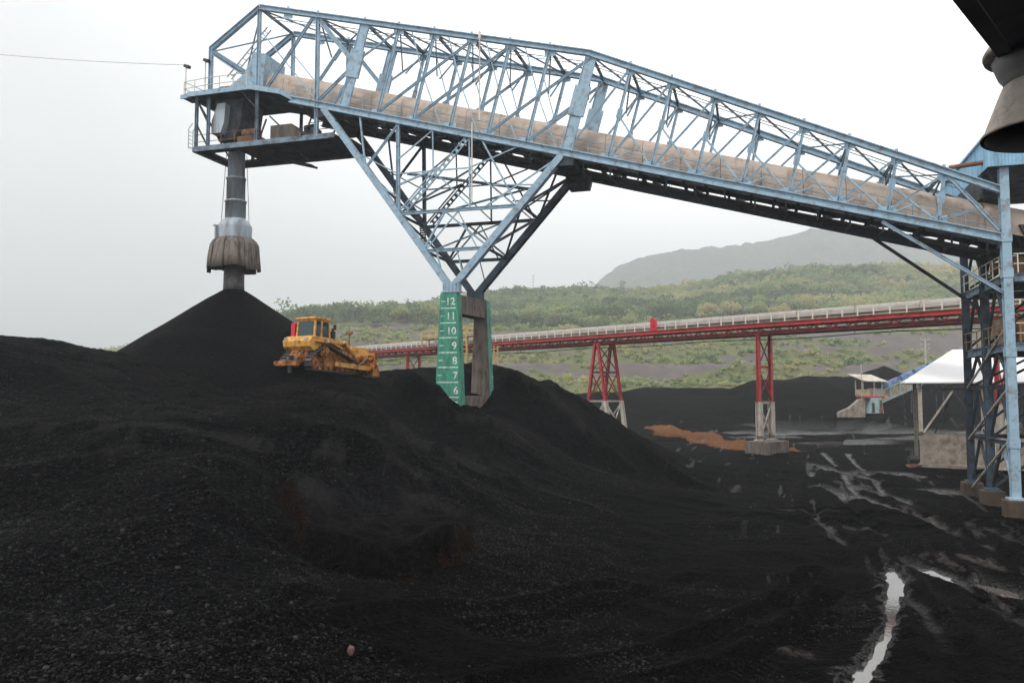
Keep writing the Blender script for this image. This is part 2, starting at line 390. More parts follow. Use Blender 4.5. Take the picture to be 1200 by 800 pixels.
def terrain(x, y, detail=True):
    """height and surface masks of the yard at (x, y)"""
    shp = x.shape
    x = x.ravel(); y = y.ravel()
    z = np.full(x.shape, _W[-1])
    for i in range(len(CT)):
        z += _W[i] * mq((x - CT[i, 0]) ** 2 + (y - CT[i, 1]) ** 2)
    rad = np.hypot(x - 0, y - 45)
    keep = 1 - smooth((rad - 62) / 30)
    z = z * keep - 0.3 * (1 - keep)
    # far coal bank
    xb = x * 150 / np.maximum(y, 60)
    bz = np.interp(xb, BANK_X, BANK_Z)
    bz += 0.9 * fbm(x / 9, y / 9, 61, 3)
    rise = smooth((y - 112) / 40)
    back = 1 - smooth((y - 152) / 22)
    z = np.where(y > 100, z + (bz + 0.3) * rise * back + 0.9 * smooth((y - 90) / 30) * (1 - rise) + 1.2 * (1 - back) * smooth((y-150)/20), z)
    heap = smooth((z + 0.2) / 1.6) * (y < 100)            # 0 on the yard, 1 on the coal heap
    # the cone of fresh coal below the chute, and smaller dumped cones
    def cone(cx, cy, top, slope, wob, rr=0.45):
        r = np.hypot(x - cx, y - cy); a = np.arctan2(y - cy, x - cx)
        return top - slope * (np.sqrt(r * r + rr * rr) - rr) * (1 + wob * np.sin(3 * a + cx) + wob * .6 * np.sin(7 * a))
    kc = cone(-21.45, 61.1, 14.15, 0.675, 0.012, 0.45)
    cone_m = kc > z
    z = np.maximum(z, kc)
    for c in [(-8.9, 60.2, 7.55, .55), (-3.0, 62.3, 8.0, .62), (-0.6, 63.0, 7.95, .62), (2.0, 64.4, 6.9, .60), (-29, 44.2, 8.75, .34), (-10.9, 59.6, 7.2, .5)]:
        z = np.maximum(z, cone(*c, 0.03, 0.8))
    # slides and ribs running down the right flank
    def rib(pts, h, w):
        d, t = polydist(x, y, pts)
        return h * np.maximum(0, 1 - d / w)
    z += rib([(-7.5, 55.5), (-4.6, 50.8), (-1.0, 49.5), (1.6, 47.5)], 0.55, 1.5)
    z += rib([(-10, 52), (-7.4, 46), (-3.4, 42.5), (0.5, 41), (4.5, 39)], 0.42, 2.1)
    z += rib([(0.5, 61), (3.6, 58.5), (6.4, 55), (9.5, 52)], 0.6, 1.5)
    z += rib([(3.2, 63.2), (7.4, 61), (10, 58), (13, 56)], 0.5, 1.4)
    z += rib([(-6, 37), (-2, 35.5), (3, 35.8), (8, 39), (13, 41)], 0.28, 2.0)
    z += rib([(-21, 29.6), (-15, 29.4), (-11, 29.6), (-7.5, 31.2), (-5, 33)], 0.10, 1.6)
    dz_r = np.hypot((x + 12.9) / 3.0, (y - 54.2) / 4.0)
    z = np.where(dz_r < 2.6, np.minimum(z, 7.40 + 0.10 * (54.6 - y) + np.maximum(0, dz_r - .85) * 5.0), z)
    # long slides of coal running down the flank towards the yard
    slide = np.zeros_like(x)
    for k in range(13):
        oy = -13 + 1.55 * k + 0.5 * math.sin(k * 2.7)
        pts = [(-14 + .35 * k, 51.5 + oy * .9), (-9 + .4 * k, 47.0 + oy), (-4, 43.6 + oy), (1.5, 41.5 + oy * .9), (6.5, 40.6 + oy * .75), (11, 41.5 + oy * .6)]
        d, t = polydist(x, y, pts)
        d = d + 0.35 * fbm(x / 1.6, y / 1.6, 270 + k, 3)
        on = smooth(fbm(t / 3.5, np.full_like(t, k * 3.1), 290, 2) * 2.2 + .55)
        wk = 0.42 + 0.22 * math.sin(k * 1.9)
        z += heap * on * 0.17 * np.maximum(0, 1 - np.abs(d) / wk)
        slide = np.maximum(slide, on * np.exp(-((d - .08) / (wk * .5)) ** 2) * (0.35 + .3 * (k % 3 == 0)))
    # pushed-up lip along the dozer's bench
    z += rib([(-24, 54), (-19, 53.5), (-14, 53.2), (-11, 53.6)], 0.25, 1.6)
    # scraped scar with a steep undercut edge in the middle of the heap
    sx, sy = (x + 4.55) / 3.0, (y - 28.6) / 4.0
    rag = 0.34 * fbm(x / 2.1, y / 2.6, 90, 5, .6)
    sa = np.arctan2(sy, sx)
    sr = np.hypot(sx, sy) + rag + 0.10 * np.sin(3 * sa + 0.6) + 0.07 * np.sin(5 * sa + 2.0)
    lobe = smooth((1.0 - sr) / 0.16)
    z += lobe * (0.95 + .30 * fbm(x / 1.2, y / 1.2, 93, 3)) * smooth((32.6 - y) / 5.5)
    edge = np.exp(-((sr - 0.95) / 0.10) ** 2) * smooth((31.5 - y) / 3)
    rim = np.exp(-((sr - 1.0) / 0.06) ** 2) * smooth(fbm(x / 1.1, y / 1.1, 31, 3) * 2 + .35)
    z -= edge * 0.12
    # broad unevenness
    z += heap * (0.24 * fbm(x / 5.5, y / 5.5, 3, 3) + 0.12 * fbm(x / 1.4, y / 1.4, 7, 3)) * np.where(cone_m, 0.25, 1)
    rdg = 1 - 2 * np.abs(vnoise((x + .35 * y) / 2.6 + .5 * fbm(x / 2, y / 2, 15, 2), (y - .3 * x) / 4.2, 13) - .5)
    z += heap * np.where(cone_m, 0.1, 1) * (0.26 * rdg ** 2 + 0.05 * fbm(x / .45, y / .45, 17, 3))
    z += (1 - heap) * (0.20 * fbm(x / 2.7, y / 2.7, 11, 4) + 0.10 * (1 - 2 * np.abs(fbm(x / 3.5, y / 2.2, 19, 3)))) * (y < 130)
    # wheel ruts in the mud
    flat = (1 - heap) * (y < 100) * (y > 10)
    for k, pts in enumerate(RUTS):
        d, t = polydist(x, y, pts)
        d = d + 0.25 * fbm(x / 1.9, y / 1.9, 40 + k, 3)
        z += flat * (-0.17 * np.exp(-(d / 0.36) ** 2) + 0.10 * np.exp(-((d - 0.68) / 0.28) ** 2))
    tread_m = np.zeros_like(x)
    for k, pts in enumerate(TREADS):
        for off in (0.0,):
            d, t = polydist(x, y, pts)
            sd = d + 0.05 * fbm(x / .8, y / .8, 70 + k, 2)
            inside = smooth((0.50 - sd) / 0.08)
            lug = np.maximum(0, np.sin((t + 0.45 * d) * 2 * math.pi / 0.27))
            amt = smooth(fbm(x / 2.6, y / 2.6, 77 + k, 2) * 2 + 0.9)
            z += inside * amt * (-0.045 + 0.075 * lug) + 0.05 * amt * np.exp(-((sd - 0.58) / 0.12) ** 2)
            tread_m = np.maximum(tread_m, inside)
    # channels that hold water
    wet = np.zeros_like(x)
    d, t = polydist(x, y, STREAM)
    seg = np.cumsum([0] + [math.dist(a, b) for a, b in zip(STREAM[:-1], STREAM[1:])])
    w = np.interp(t, seg, STREAM_W) * (1 + 0.95 * fbm(x / .42, y / .42, 21, 4, .65))
    bank = smooth((d / np.maximum(w, .05) - 1) / 1.1)
    level = POOL_Z
    z = np.where(d < w * 2.6, np.maximum(z, level + 0.03), z)
    z = np.where(d < w * 2.1, (level - 0.07) * (1 - bank) + np.maximum(z, level + 0.05) * bank, z)
    wet = np.maximum(wet, smooth(1.6 - d / np.maximum(w, .05) / 2.0))
    zb = z.copy()
    for k, (px, py, rx, ry) in enumerate(POOLS):
        r = np.hypot((x - px) / rx, (y - py) / ry) + 0.55 * fbm(x / (rx * 1.3), y / (ry * .8), 120 + k, 4)
        lv = POOL_Z + pool_dz(py)
        near = r < 2.6
        b = smooth((r - 1) / 0.9)
        z = np.where(near, (lv - 0.05) * (1 - b) + np.maximum(z, lv + 0.03) * b, z)
        wet = np.maximum(wet, np.where(near, smooth((2.2 - r) / 1.2), 0))
    # masks
    silt = np.zeros_like(x)
    for k, pts in enumerate(SILT):
        d, t = polydist(x, y, pts)
        silt = np.maximum(silt, (.75 if k > 2 else .5) * np.exp(-(d / 0.55) ** 2) * smooth(fbm((x - .3 * y) / .35, y / 2.2, 150 + k, 4) * 2.8 + 0.2))
    silt = np.maximum(silt, 0.40 * smooth((fbm(x / 6, y / 3.6, 160, 4) - 0.24) * 5) * (y > 88) * (y < 122) * (x > 10))
    yard = (1 - heap) * (y < 125)
    silt = np.maximum(silt, yard * 0.30 * smooth((fbm((x - .36 * y) / .55, y / 7.0, 170, 4) - 0.33) * 6) * smooth((x - 9) / 6))
    rough_wet = yard * smooth((fbm((x - .36 * y) / .7, y / 8.0, 180, 5) - 0.36) * 5) * smooth((y - 16) / 30) * smooth((x - 8) / 6)
    wet = np.maximum(wet, rough_wet * 0.45)
    for pts in RUTS:
        d, t = polydist(x, y, pts)
        d = d + 0.16 * fbm(x / 1.3, y / 1.3, 187, 3)
        wet = np.maximum(wet, flat * (.45 + .5 * smooth((y - 38) / 12)) * np.exp(-(d / 0.24) ** 2) * smooth(fbm(t / 6.0, t * 0 + pts[0][0], 185, 3) * 3 + .75))
    dry_lit = np.zeros_like(x)  # highlights painted into the coal colour along lit streaks and ridges
    for k, (pts, wd) in enumerate(LIT_STREAKS):
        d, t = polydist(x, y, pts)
        dry_lit = np.maximum(dry_lit, np.exp(-((d + .3 * fbm(x, y, 230 + k, 3)) / wd) ** 2) * smooth(fbm(x / .8, y / 2.5, 240 + k, 4) * 1.8 + .6))
    dry_lit = np.maximum(dry_lit, 0.55 * smooth(rdg * 2.2 - 1.25) * smooth(fbm(x / 3.1, y / 3.1, 260, 3) * 2 + .5) * (1 - .8 * cone_m))  # ridge tops: dry dust plus a painted highlight
    dry_lit = np.maximum(dry_lit, slide)  # slide crests get the same painted highlight
    dry_lit *= heap
    sd, _ = polydist(x, y, [(21.0, 112), (23.5, 102), (25.5, 95), (27.2, 87.5)])
    soil = smooth((4.2 - sd + 3.2 * fbm(x / 3, y / 5, 200, 4)) / 2.0) * (y > 80)
    soil = np.maximum(soil, 0.0)
    z += soil * (0.35 + 0.25 * fbm(x / 1.2, y / 1.2, 205, 3)) * (y > 80)
    scar = np.clip(edge * 0.9 * smooth(fbm(x / 1.5, y / 1.5, 210, 3) * 2.2 + .55) + rim * 0.55, 0, 1)
    scar = np.maximum(scar, 0.55 * np.exp(-(((x - 14.5) / 2.0) ** 2 + ((y - 62) / 3.0) ** 2)) * smooth(fbm(x / 1.2, y / 1.2, 215, 3) * 3))
    return z.reshape(shp), dict(silt=silt.reshape(shp), wet=wet.reshape(shp), soil=soil.reshape(shp), dry_lit=dry_lit.reshape(shp), scar=scar.reshape(shp), heap=heap.reshape(shp), smoothm=np.where(cone_m, 1.0, lobe).reshape(shp))

def pool_dz(py):
    return 0.0 if py < 60 else (0.12 if py < 80 else (0.75 if py < 100 else 1.05))

def ground_z(x, y):
    z, _ = terrain(np.array([float(x)]), np.array([float(y)]))
    return float(z[0])

def grid_mesh(name, X, Y, Z, attrs, m):
    nr, nc = X.shape
    me = bpy.data.meshes.new(name)
    me.vertices.add(nr * nc)
    co = np.stack([X, Y, Z], -1).astype(np.float32).ravel()
    me.vertices.foreach_set('co', co)
    idx = np.arange(nr * nc).reshape(nr, nc)
    q = np.stack([idx[:-1, :-1], idx[:-1, 1:], idx[1:, 1:], idx[1:, :-1]], -1).reshape(-1, 4)
    me.loops.add(q.size); me.polygons.add(len(q))
    me.loops.foreach_set('vertex_index', q.astype(np.int32).ravel())
    me.polygons.foreach_set('loop_start', (np.arange(len(q)) * 4).astype(np.int32))
    me.polygons.foreach_set('use_smooth', np.ones(len(q), dtype=bool))
    for k, a in attrs.items():
        at = me.attributes.new(k, 'FLOAT', 'POINT')
        at.data.foreach_set('value', a.astype(np.float32).ravel())
    me.materials.append(m)
    me.update(calc_edges=True)
    o = bpy.data.objects.new(name, me)
    COL.objects.link(o)
    return o

def ground_mat():
    m = bpy.data.materials.new('coal_and_mud')
    N, L, P = nodes_of(m)
    geo = N.new('ShaderNodeNewGeometry'); pos = geo.outputs['Position']
    def noise(s, d=6, r=0.6, v=None):
        n = N.new('ShaderNodeTexNoise'); n.inputs['Scale'].default_value = s; n.inputs['Detail'].default_value = d; n.inputs['Roughness'].default_value = r
        L.new(v or pos, n.inputs['Vector']); return n.outputs['Fac']
    def rng(x, a, b, c=0, d=1):
        r = N.new('ShaderNodeMapRange'); r.inputs[1].default_value = a; r.inputs[2].default_value = b; r.inputs[3].default_value = c; r.inputs[4].default_value = d
        L.new(x, r.inputs[0]); return r.outputs[0]
    def mix(f, a, b):
        n = N.new('ShaderNodeMix'); n.data_type = 'RGBA'
        if isinstance(f, float): n.inputs['Factor'].default_value = f
        else: L.new(f, n.inputs['Factor'])
        for k, v in (('A', a), ('B', b)):
            if isinstance(v, tuple): n.inputs[k].default_value = (*v, 1)
            else: L.new(v, n.inputs[k])
        return n.outputs['Result']
    def math_(op, a, b):
        n = N.new('ShaderNodeMath'); n.operation = op
        for i, v in enumerate((a, b)):
            if isinstance(v, (int, float)): n.inputs[i].default_value = v
            else: L.new(v, n.inputs[i])
        return n.outputs[0]
    def attr(k):
        a = N.new('ShaderNodeAttribute'); a.attribute_name = k; return a.outputs['Fac']
    big = noise(0.22, 4); mid = noise(1.6, 6, 0.65); fine = noise(9, 6, 0.7)
    vor = N.new('ShaderNodeTexVoronoi'); vor.inputs['Scale'].default_value = 11; L.new(pos, vor.inputs['Vector'])
    vor2 = N.new('ShaderNodeTexVoronoi'); vor2.inputs['Scale'].default_value = 4.2; L.new(pos, vor2.inputs['Vector'])
    def sharp(k, sc=3.2, gain=1.5):
        a = math_('ADD', attr(k), math_('MULTIPLY', math_('SUBTRACT', noise(sc, 7, .75), 0.5), gain))
        return math_('MULTIPLY', rng(a, .28, .72), rng(attr(k), 0.02, .25))
    coal = mix(rng(big, .35, .65), (0.0006, 0.0006, 0.0008), (0.0023, 0.0023, 0.0028))
    coal = mix(rng(fine, .35, .7), coal, mix(0.5, coal, (0.0052, 0.0052, 0.0061)))
    coal = mix(math_('MULTIPLY', rng(vor.outputs['Color'], .58, .95), 0.50), coal, (0.022, 0.022, 0.025))
    mud = mix(rng(mid, .3, .7), (0.0011, 0.0010, 0.0011), (0.0036, 0.0031, 0.0031))
    dry_lit_c = mix(rng(fine, .3, .7), (0.007, 0.007, 0.0078), (0.038, 0.0375, 0.040))  # pale coal colour for the painted highlights and ridge dust
    c = mix(attr('heap'), mud, mix(math_('MULTIPLY', sharp('dry_lit', 13.0, 2.4), 0.6), coal, dry_lit_c))
    c = mix(sharp('silt', 6.0, 1.7), c, mix(rng(mid, .35, .65), (0.030, 0.0255, 0.0245), (0.085, 0.072, 0.069)))
    c = mix(sharp('soil'), c, mix(rng(mid, .3, .7), (0.25, 0.105, 0.042), (0.13, 0.065, 0.035)))
    c = mix(sharp('scar'), c, mix(rng(fine, .35, .65), (0.015, 0.0078, 0.0048), (0.006, 0.004, 0.003)))
    L.new(c, P.inputs['Base Color'])
    dry_lit = rng(fine, .3, .7, 0.55, 0.85)
    rr = N.new('ShaderNodeMix'); rr.data_type = 'FLOAT'
    wetf = rng(math_('ADD', attr('wet'), math_('MULTIPLY', math_('SUBTRACT', noise(9.0, 7, .75), 0.5), 0.9)), .14, .85); L.new(wetf, rr.inputs['Factor']); L.new(dry_lit, rr.inputs['A']); rr.inputs['B'].default_value = 0.30
    L.new(rr.outputs['Result'], P.inputs['Roughness'])
    sp = N.new('ShaderNodeMix'); sp.data_type = 'FLOAT'
    L.new(wetf, sp.inputs['Factor']); sp.inputs['A'].default_value = 0.010; sp.inputs['B'].default_value = 0.40
    L.new(sp.outputs['Result'], P.inputs['Specular IOR Level'])
    h = math_('ADD', math_('MULTIPLY', fine, 0.30), math_('MULTIPLY', vor.outputs['Distance'], 0.55))
    h = math_('ADD', h, math_('MULTIPLY', vor2.outputs['Distance'], 0.7))
    h = math_('ADD', h, math_('MULTIPLY', mid, 0.6))
    b = N.new('ShaderNodeBump'); b.inputs['Distance'].default_value = 0.32
    L.new(rng(attr('smoothm'), 0, 1, 0.9, 0.35), b.inputs['Strength'])
    L.new(h, b.inputs['Height']); L.new(b.outputs['Normal'], P.inputs['Normal'])
    return m

def build_ground():
    ys = list(np.linspace(-40, 8, 40))
    y = 8.0
    while y < 80:
        y += 0.030 * (max(y, 14) / 14) ** 1.35; ys.append(y)
    while y < 190:
        y += 0.030 * (y / 14) ** 1.75 * 0.8; ys.append(y)
    ys += list(np.geomspace(y * 1.05, 6100, 24))
    ys = np.array(ys)
    us = np.concatenate([[-1.8, -1.5, -1.3, -1.15, -1.05], np.linspace(-0.98, -0.72, 18), np.linspace(-0.715, 0.715, 880), np.linspace(0.72, 0.98, 18), [1.05, 1.15, 1.3, 1.5, 1.8]])
    half = np.maximum(ys, 9) * 1.0 + 1.0
    Y, U = np.meshgrid(ys, us, indexing='ij')
    X = np.clip(U, -1, 1) * half[:, None] + np.sign(U) * np.maximum(np.abs(U) - 1, 0) * np.maximum(half, 90)[:, None]
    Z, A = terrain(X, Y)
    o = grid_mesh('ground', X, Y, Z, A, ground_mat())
    structure(o, label='black coal heap and wet muddy coal yard with ruts and puddles', cat='ground')
    return o
build_ground()

def water_mat():
    m = bpy.data.materials.new('murky_water')
    N, L, P = nodes_of(m)
    P.inputs['Base Color'].default_value = (0.09, 0.082, 0.078, 1)
    P.inputs['Roughness'].default_value = 0.035
    P.inputs['IOR'].default_value = 1.5
    P.inputs['Specular IOR Level'].default_value = 1.0
    geo = N.new('ShaderNodeNewGeometry')
    n = N.new('ShaderNodeTexNoise'); n.inputs['Scale'].default_value = 5; n.inputs['Detail'].default_value = 3
    L.new(geo.outputs['Position'], n.inputs['Vector'])
    b = N.new('ShaderNodeBump'); b.inputs['Strength'].default_value = 0.12; b.inputs['Distance'].default_value = 0.02
    L.new(n.outputs['Fac'], b.inputs['Height']); L.new(b.outputs['Normal'], P.inputs['Normal'])
    return m
M['water'] = water_mat()
def build_water():
    pts = STREAM; mb = MB()
    vs = []
    for i, p in enumerate(pts):
        a = V3((*pts[max(i - 1, 0)], 0)); b = V3((*pts[min(i + 1, len(pts) - 1)], 0))
        d = (b - a).normalized(); n = Vector((-d.y, d.x, 0))
        w = STREAM_W[i] * 1.75
        vs += [V3((*p, POOL_Z)) + n * w, V3((*p, POOL_Z)) - n * w]
    mb.add(vs, [(2 * i, 2 * i + 1, 2 * i + 3, 2 * i + 2) for i in range(len(pts) - 1)])
    structure(mb.build('water', M['water']), label='bright narrow stream of rainwater along a rut', cat='water')
    for (px, py, rx, ry) in POOLS:
        mb = MB(); n = 20; z = POOL_Z + pool_dz(py) - 0.002
        mb.add([(px + 1.7 * rx * math.cos(2 * math.pi * i / n), py + 1.7 * ry * math.sin(2 * math.pi * i / n), z) for i in range(n)], [tuple(range(n))])
        structure(mb.build('puddle', M['water']), label='standing puddle of rainwater in the black mud', cat='puddle')
build_water()

def lumps(name, n, rng_, place, size, m, label):
    """many small angular lumps as ONE stuff mesh"""
    bm = bmesh.new(); bmesh.ops.create_icosphere(bm, subdivisions=1, radius=1)
    tv = np.array([v.co[:] for v in bm.verts]); tf = np.array([[v.index for v in f.verts] for f in bm.faces]); bm.free()
    tv = tv[:, :]
    x, y = place(n)
    z, A = terrain(x, y)
    s = size(len(x))
    ax = rng_.uniform(.6, 1.25, (len(x), 3)); ax[:, 2] *= .75
    jit = rng_.uniform(.68, 1.15, (len(x), len(tv), 1))
    v = tv[None] * jit * ax[:, None, :] * s[:, None, None]
    a = rng_.uniform(0, 6.28, len(x)); ca, sa = np.cos(a), np.sin(a)
    vx = v[..., 0] * ca[:, None] - v[..., 1] * sa[:, None]; vy = v[..., 0] * sa[:, None] + v[..., 1] * ca[:, None]
    v = np.stack([vx + x[:, None], vy + y[:, None], v[..., 2] + (z + s * .25)[:, None]], -1)
    f = tf[None] + (np.arange(len(x)) * len(tv))[:, None, None]
    me = bpy.data.meshes.new(name)
    me.vertices.add(v.size // 3); me.vertices.foreach_set('co', v.astype(np.float32).ravel())
    f = f.reshape(-1, 3)
    me.loops.add(f.size); me.polygons.add(len(f))
    me.loops.foreach_set('vertex_index', f.astype(np.int32).ravel())
    me.polygons.foreach_set('loop_start', (np.arange(len(f)) * 3).astype(np.int32))
    me.materials.append(m); me.update(calc_edges=True)
    o = bpy.data.objects.new(name, me); COL.objects.link(o)
    structure(o, 'stuff', label, 'coal lumps')
    return o
def coal_mat():
    m = bpy.data.materials.new('coal_lump')
    N, L, P = nodes_of(m)
    geo = N.new('ShaderNodeNewGeometry')
    cr = N.new('ShaderNodeMix'); cr.data_type = 'RGBA'
    cr.inputs['A'].default_value = (0.002, 0.002, 0.0024, 1); cr.inputs['B'].default_value = (0.04, 0.0395, 0.042, 1)
    pw = N.new('ShaderNodeMath'); pw.operation = 'POWER'; pw.inputs[1].default_value = 5.0
    L.new(geo.outputs['Random Per Island'], pw.inputs[0]); L.new(pw.outputs[0], cr.inputs['Factor'])
    L.new(cr.outputs['Result'], P.inputs['Base Color'])
    P.inputs['Roughness'].default_value = 0.55
    P.inputs['Specular IOR Level'].default_value = 0.12
    return m
rg = np.random.default_rng(5)
def place_lumps(n):
    yy = 13 + (rg.random(n * 4) ** 1.35) * 48
    xx = rg.uniform(-.72, .60, n * 4) * (yy + 2)
    cl = fbm(xx / 3.4, yy / 3.4, 300, 3) + 0.9 * rg.random(n * 4)
    cl = cl - 0.5 * smooth((xx - 1.5 - 0.12 * (yy - 15)) / 3)
    k = cl > 0.38
    xx, yy = xx[k], yy[k]
    far = (np.hypot(xx + 21.45, yy - 61.1) > 9)
    xx, yy = xx[far][:n], yy[far][:n]
    return xx, yy
lumps('coal_lumps', 70000, rg, place_lumps, lambda n: np.clip(np.exp(rg.normal(-3.8, 0.45, n)), .012, .11), coal_mat(), 'loose black coal lumps strewn over the heap')

# ------------------------------------------------------------------ hills, forest, haze
SIL_X = np.array([-400, -100, 0, 110, 150, 370, 480, 600, 690, 740, 800, 850, 900, 1000, 1060, 1130, 1250, 1500])
SIL_Y = np.array([436, 432, 428, 414, 410, 370, 360, 345, 339, 341, 336, 326, 318, 315, 313, 316, 326, 360])
MTN_X = np.array([-600, 300, 560, 640, 672, 695, 715, 730, 760, 800, 830, 870, 900, 930, 960, 1000, 1050, 1120, 1200, 1320, 1500, 1900])
MTN_Y = np.array([455, 450, 420, 378, 356, 337, 318, 307, 298, 291, 285, 285, 281, 272, 267, 267, 271, 285, 302, 330, 370, 430])
HOR, FPX = 459.5, 933.0

def terrace(y):
    """height of the cut benches behind the yard"""
    yy = np.array([210, 246, 255, 287, 297, 330, 344, 375, 395, 448, 483])
    zz = np.array([-1.0, 4.0, 8.1, 9.9, 16.1, 17.9, 25.6, 27.3, 35.4, 40.3, 46.6])
    return np.interp(y, yy, zz)

def hill_z(x, y):
    px = 600 + FPX * x / y
    top = 6 + (HOR - np.interp(px, SIL_X, SIL_Y) - 9) / FPX * 868
    k = np.clip((top - 6) / 98.0, 0.12, 1.25)
    kk = smooth((370 - px) / 250)
    base = terrace(y + 8.4 * fbm(x / 56, y / 56, 402, 2)) * (1 - kk * (1 - np.clip(k, .2, 1)))
    t = smooth((y - 420) / 462)
    z = base * (1 - t) + top * t
    z += 7.7 * fbm(x / 105, y / 105, 400, 3) * smooth((y - 420) / 112) * (1 - 0.6 * smooth((y - 728) / 140))
    z += 1.1 * fbm(x / 12.6, y / 12.6, 401, 3)
    z -= smooth((y - 910) / 350) * 84
    return z

def hill_mat():
    m = bpy.data.materials.new('benched_hillside')
    N, L, P = nodes_of(m)
    geo = N.new('ShaderNodeNewGeometry')
    def noise(s, sc=(1, 1, 1), d=6, r=.65):
        mp = N.new('ShaderNodeMapping'); mp.inputs['Scale'].default_value = sc; L.new(geo.outputs['Position'], mp.inputs['Vector'])
        n = N.new('ShaderNodeTexNoise'); n.inputs['Scale'].default_value = s; n.inputs['Detail'].default_value = d; n.inputs['Roughness'].default_value = r
        L.new(mp.outputs['Vector'], n.inputs['Vector']); return n.outputs['Fac']
    def ramp(x, a, b):
        r = N.new('ShaderNodeMapRange'); r.inputs[1].default_value = a; r.inputs[2].default_value = b; L.new(x, r.inputs[0]); return r.outputs[0]
    def mix(f, a, b):
        n = N.new('ShaderNodeMix'); n.data_type = 'RGBA'; L.new(f, n.inputs['Factor'])
        for k, v in (('A', a), ('B', b)):
            if isinstance(v, tuple): n.inputs[k].default_value = (*v, 1)
            else: L.new(v, n.inputs[k])
        return n.outputs['Result']
    soil = mix(ramp(noise(.12), .35, .65), (0.105, 0.094, 0.093), (0.15, 0.128, 0.122))
    grass = mix(ramp(noise(.25), .35, .65), (0.105, 0.12, 0.055), (0.17, 0.175, 0.08))
    at = N.new('ShaderNodeAttribute'); at.attribute_name = 'green'
    c = mix(at.outputs['Fac'], soil, grass)
    L.new(c, P.inputs['Base Color']); P.inputs['Roughness'].default_value = 0.95; P.inputs['Specular IOR Level'].default_value = 0.1
    b = N.new('ShaderNodeBump'); b.inputs['Strength'].default_value = 0.8; b.inputs['Distance'].default_value = 0.6
    L.new(noise(.9), b.inputs['Height']); L.new(b.outputs['Normal'], P.inputs['Normal'])
    return m

def green_mask(x, y):
    """where grass and scrub have grown over the bare benches: mostly level strips"""
    strips = 0.5 + 0.5 * np.sin(y / 47.6 * 2 * math.pi + 1.2 + 0.8 * fbm(x / 84, y / 84, 414, 2))
    g = fbm(x / 31, y / 10, 410, 4) + 0.55 * (strips - 0.45) + 0.35 * fbm(x / 6, y / 6, 412, 3)
    low = np.exp(-((y - 249) / 12.0) ** 2) * 0.8
    return smooth((g + low - 0.10) / 0.26) * (y < 462) + 1.0 * (y >= 462)

def build_hills():
    ys = np.concatenate([np.linspace(212, 476, 230), np.linspace(480, 1260, 130)])
    us = np.linspace(-0.95, 0.95, 420)
    Y, Uu = np.meshgrid(ys, us, indexing='ij'); X = Uu * Y
    Z = hill_z(X, Y)
    Z = np.where(Y < 214, -3, Z)
    o = grid_mesh('hillside', X, Y, Z, dict(green=green_mask(X, Y)), hill_mat())
    structure(o, label='green benched hillside rising behind the coal yard', cat='hillside')
    # the far mountain
    ys = np.linspace(1560, 3620, 170); us = np.linspace(-1.0, 1.4, 760)
    Y, Uu = np.meshgrid(ys, us, indexing='ij'); X = Uu * Y
    px = 600 + FPX * Uu
    top = 6 + (HOR - np.interp(px, MTN_X, MTN_Y)) / FPX * 2500
    prof = np.interp(Y, [1560, 1750, 2060, 2500, 3000, 3620], [-.02, .12, .55, 1.0, .8, .1])
    spur = 1 + 0.13 * fbm(X / 260, Y / 500, 430, 4) * smooth(np.abs(Y - 2500) / 250)
    Z = top * prof * spur + (9 * fbm(X / 19, Y / 40, 431, 3) + 14 * fbm(X / 75, Y / 110, 432, 4)) * np.minimum(1, prof * 2)
    m = mat('wooded_mountain', (0.008, 0.016, 0.009), 0.95, 0.35, 0.022, col2=(0.06, 0.075, 0.05), spec=0.1, bump=1.0, bump_scale=0.05)
    m.node_tree.nodes['Bump'].inputs['Distance'].default_value = 14
    o = grid_mesh('mountain', X, Y, Z, {}, m)
    structure(o, label='dark wooded mountain fading into haze', cat='mountain')
build_hills()

def leaf_mat(name):
    m = bpy.data.materials.new(name)
    N, L, P = nodes_of(m)
    at = N.new('ShaderNodeAttribute'); at.attribute_name = 'tint'; at.attribute_type = 'GEOMETRY'
    geo = N.new('ShaderNodeNewGeometry')
    ramp = N.new('ShaderNodeValToRGB')
    e = ramp.color_ramp.elements
    e[0].position = 0.0; e[0].color = (0.075, 0.105, 0.06, 1)
    e[1].position = 1.0; e[1].color = (0.52, 0.45, 0.23, 1)
    for p, c in ((0.3, (0.175, 0.25, 0.11, 1)), (0.6, (0.32, 0.385, 0.165, 1)), (0.82, (0.44, 0.415, 0.20, 1))):
        n = e.new(p); n.color = c
    ad = N.new('ShaderNodeMath'); ad.operation = 'MULTIPLY_ADD'
    L.new(geo.outputs['Random Per Island'], ad.inputs[0]); ad.inputs[1].default_value = 0.16
    L.new(at.outputs['Fac'], ad.inputs[2])
    L.new(ad.outputs[0], ramp.inputs['Fac'])
    L.new(ramp.outputs['Color'], P.inputs['Base Color'])
    P.inputs['Roughness'].default_value = 0.8
    P.inputs['Specular IOR Level'].default_value = 0.12
    tr = N.new('ShaderNodeBsdfTranslucent'); L.new(ramp.outputs['Color'], tr.inputs['Color'])
    ms = N.new('ShaderNodeMixShader'); ms.inputs[0].default_value = 0.5
    L.new(P.outputs['BSDF'], ms.inputs[1]); L.new(tr.outputs['BSDF'], ms.inputs[2])
    out = [n for n in N if n.type == 'OUTPUT_MATERIAL'][0]
    L.new(ms.outputs[0], out.inputs['Surface'])
    return m
M['leaf'] = leaf_mat('foliage')

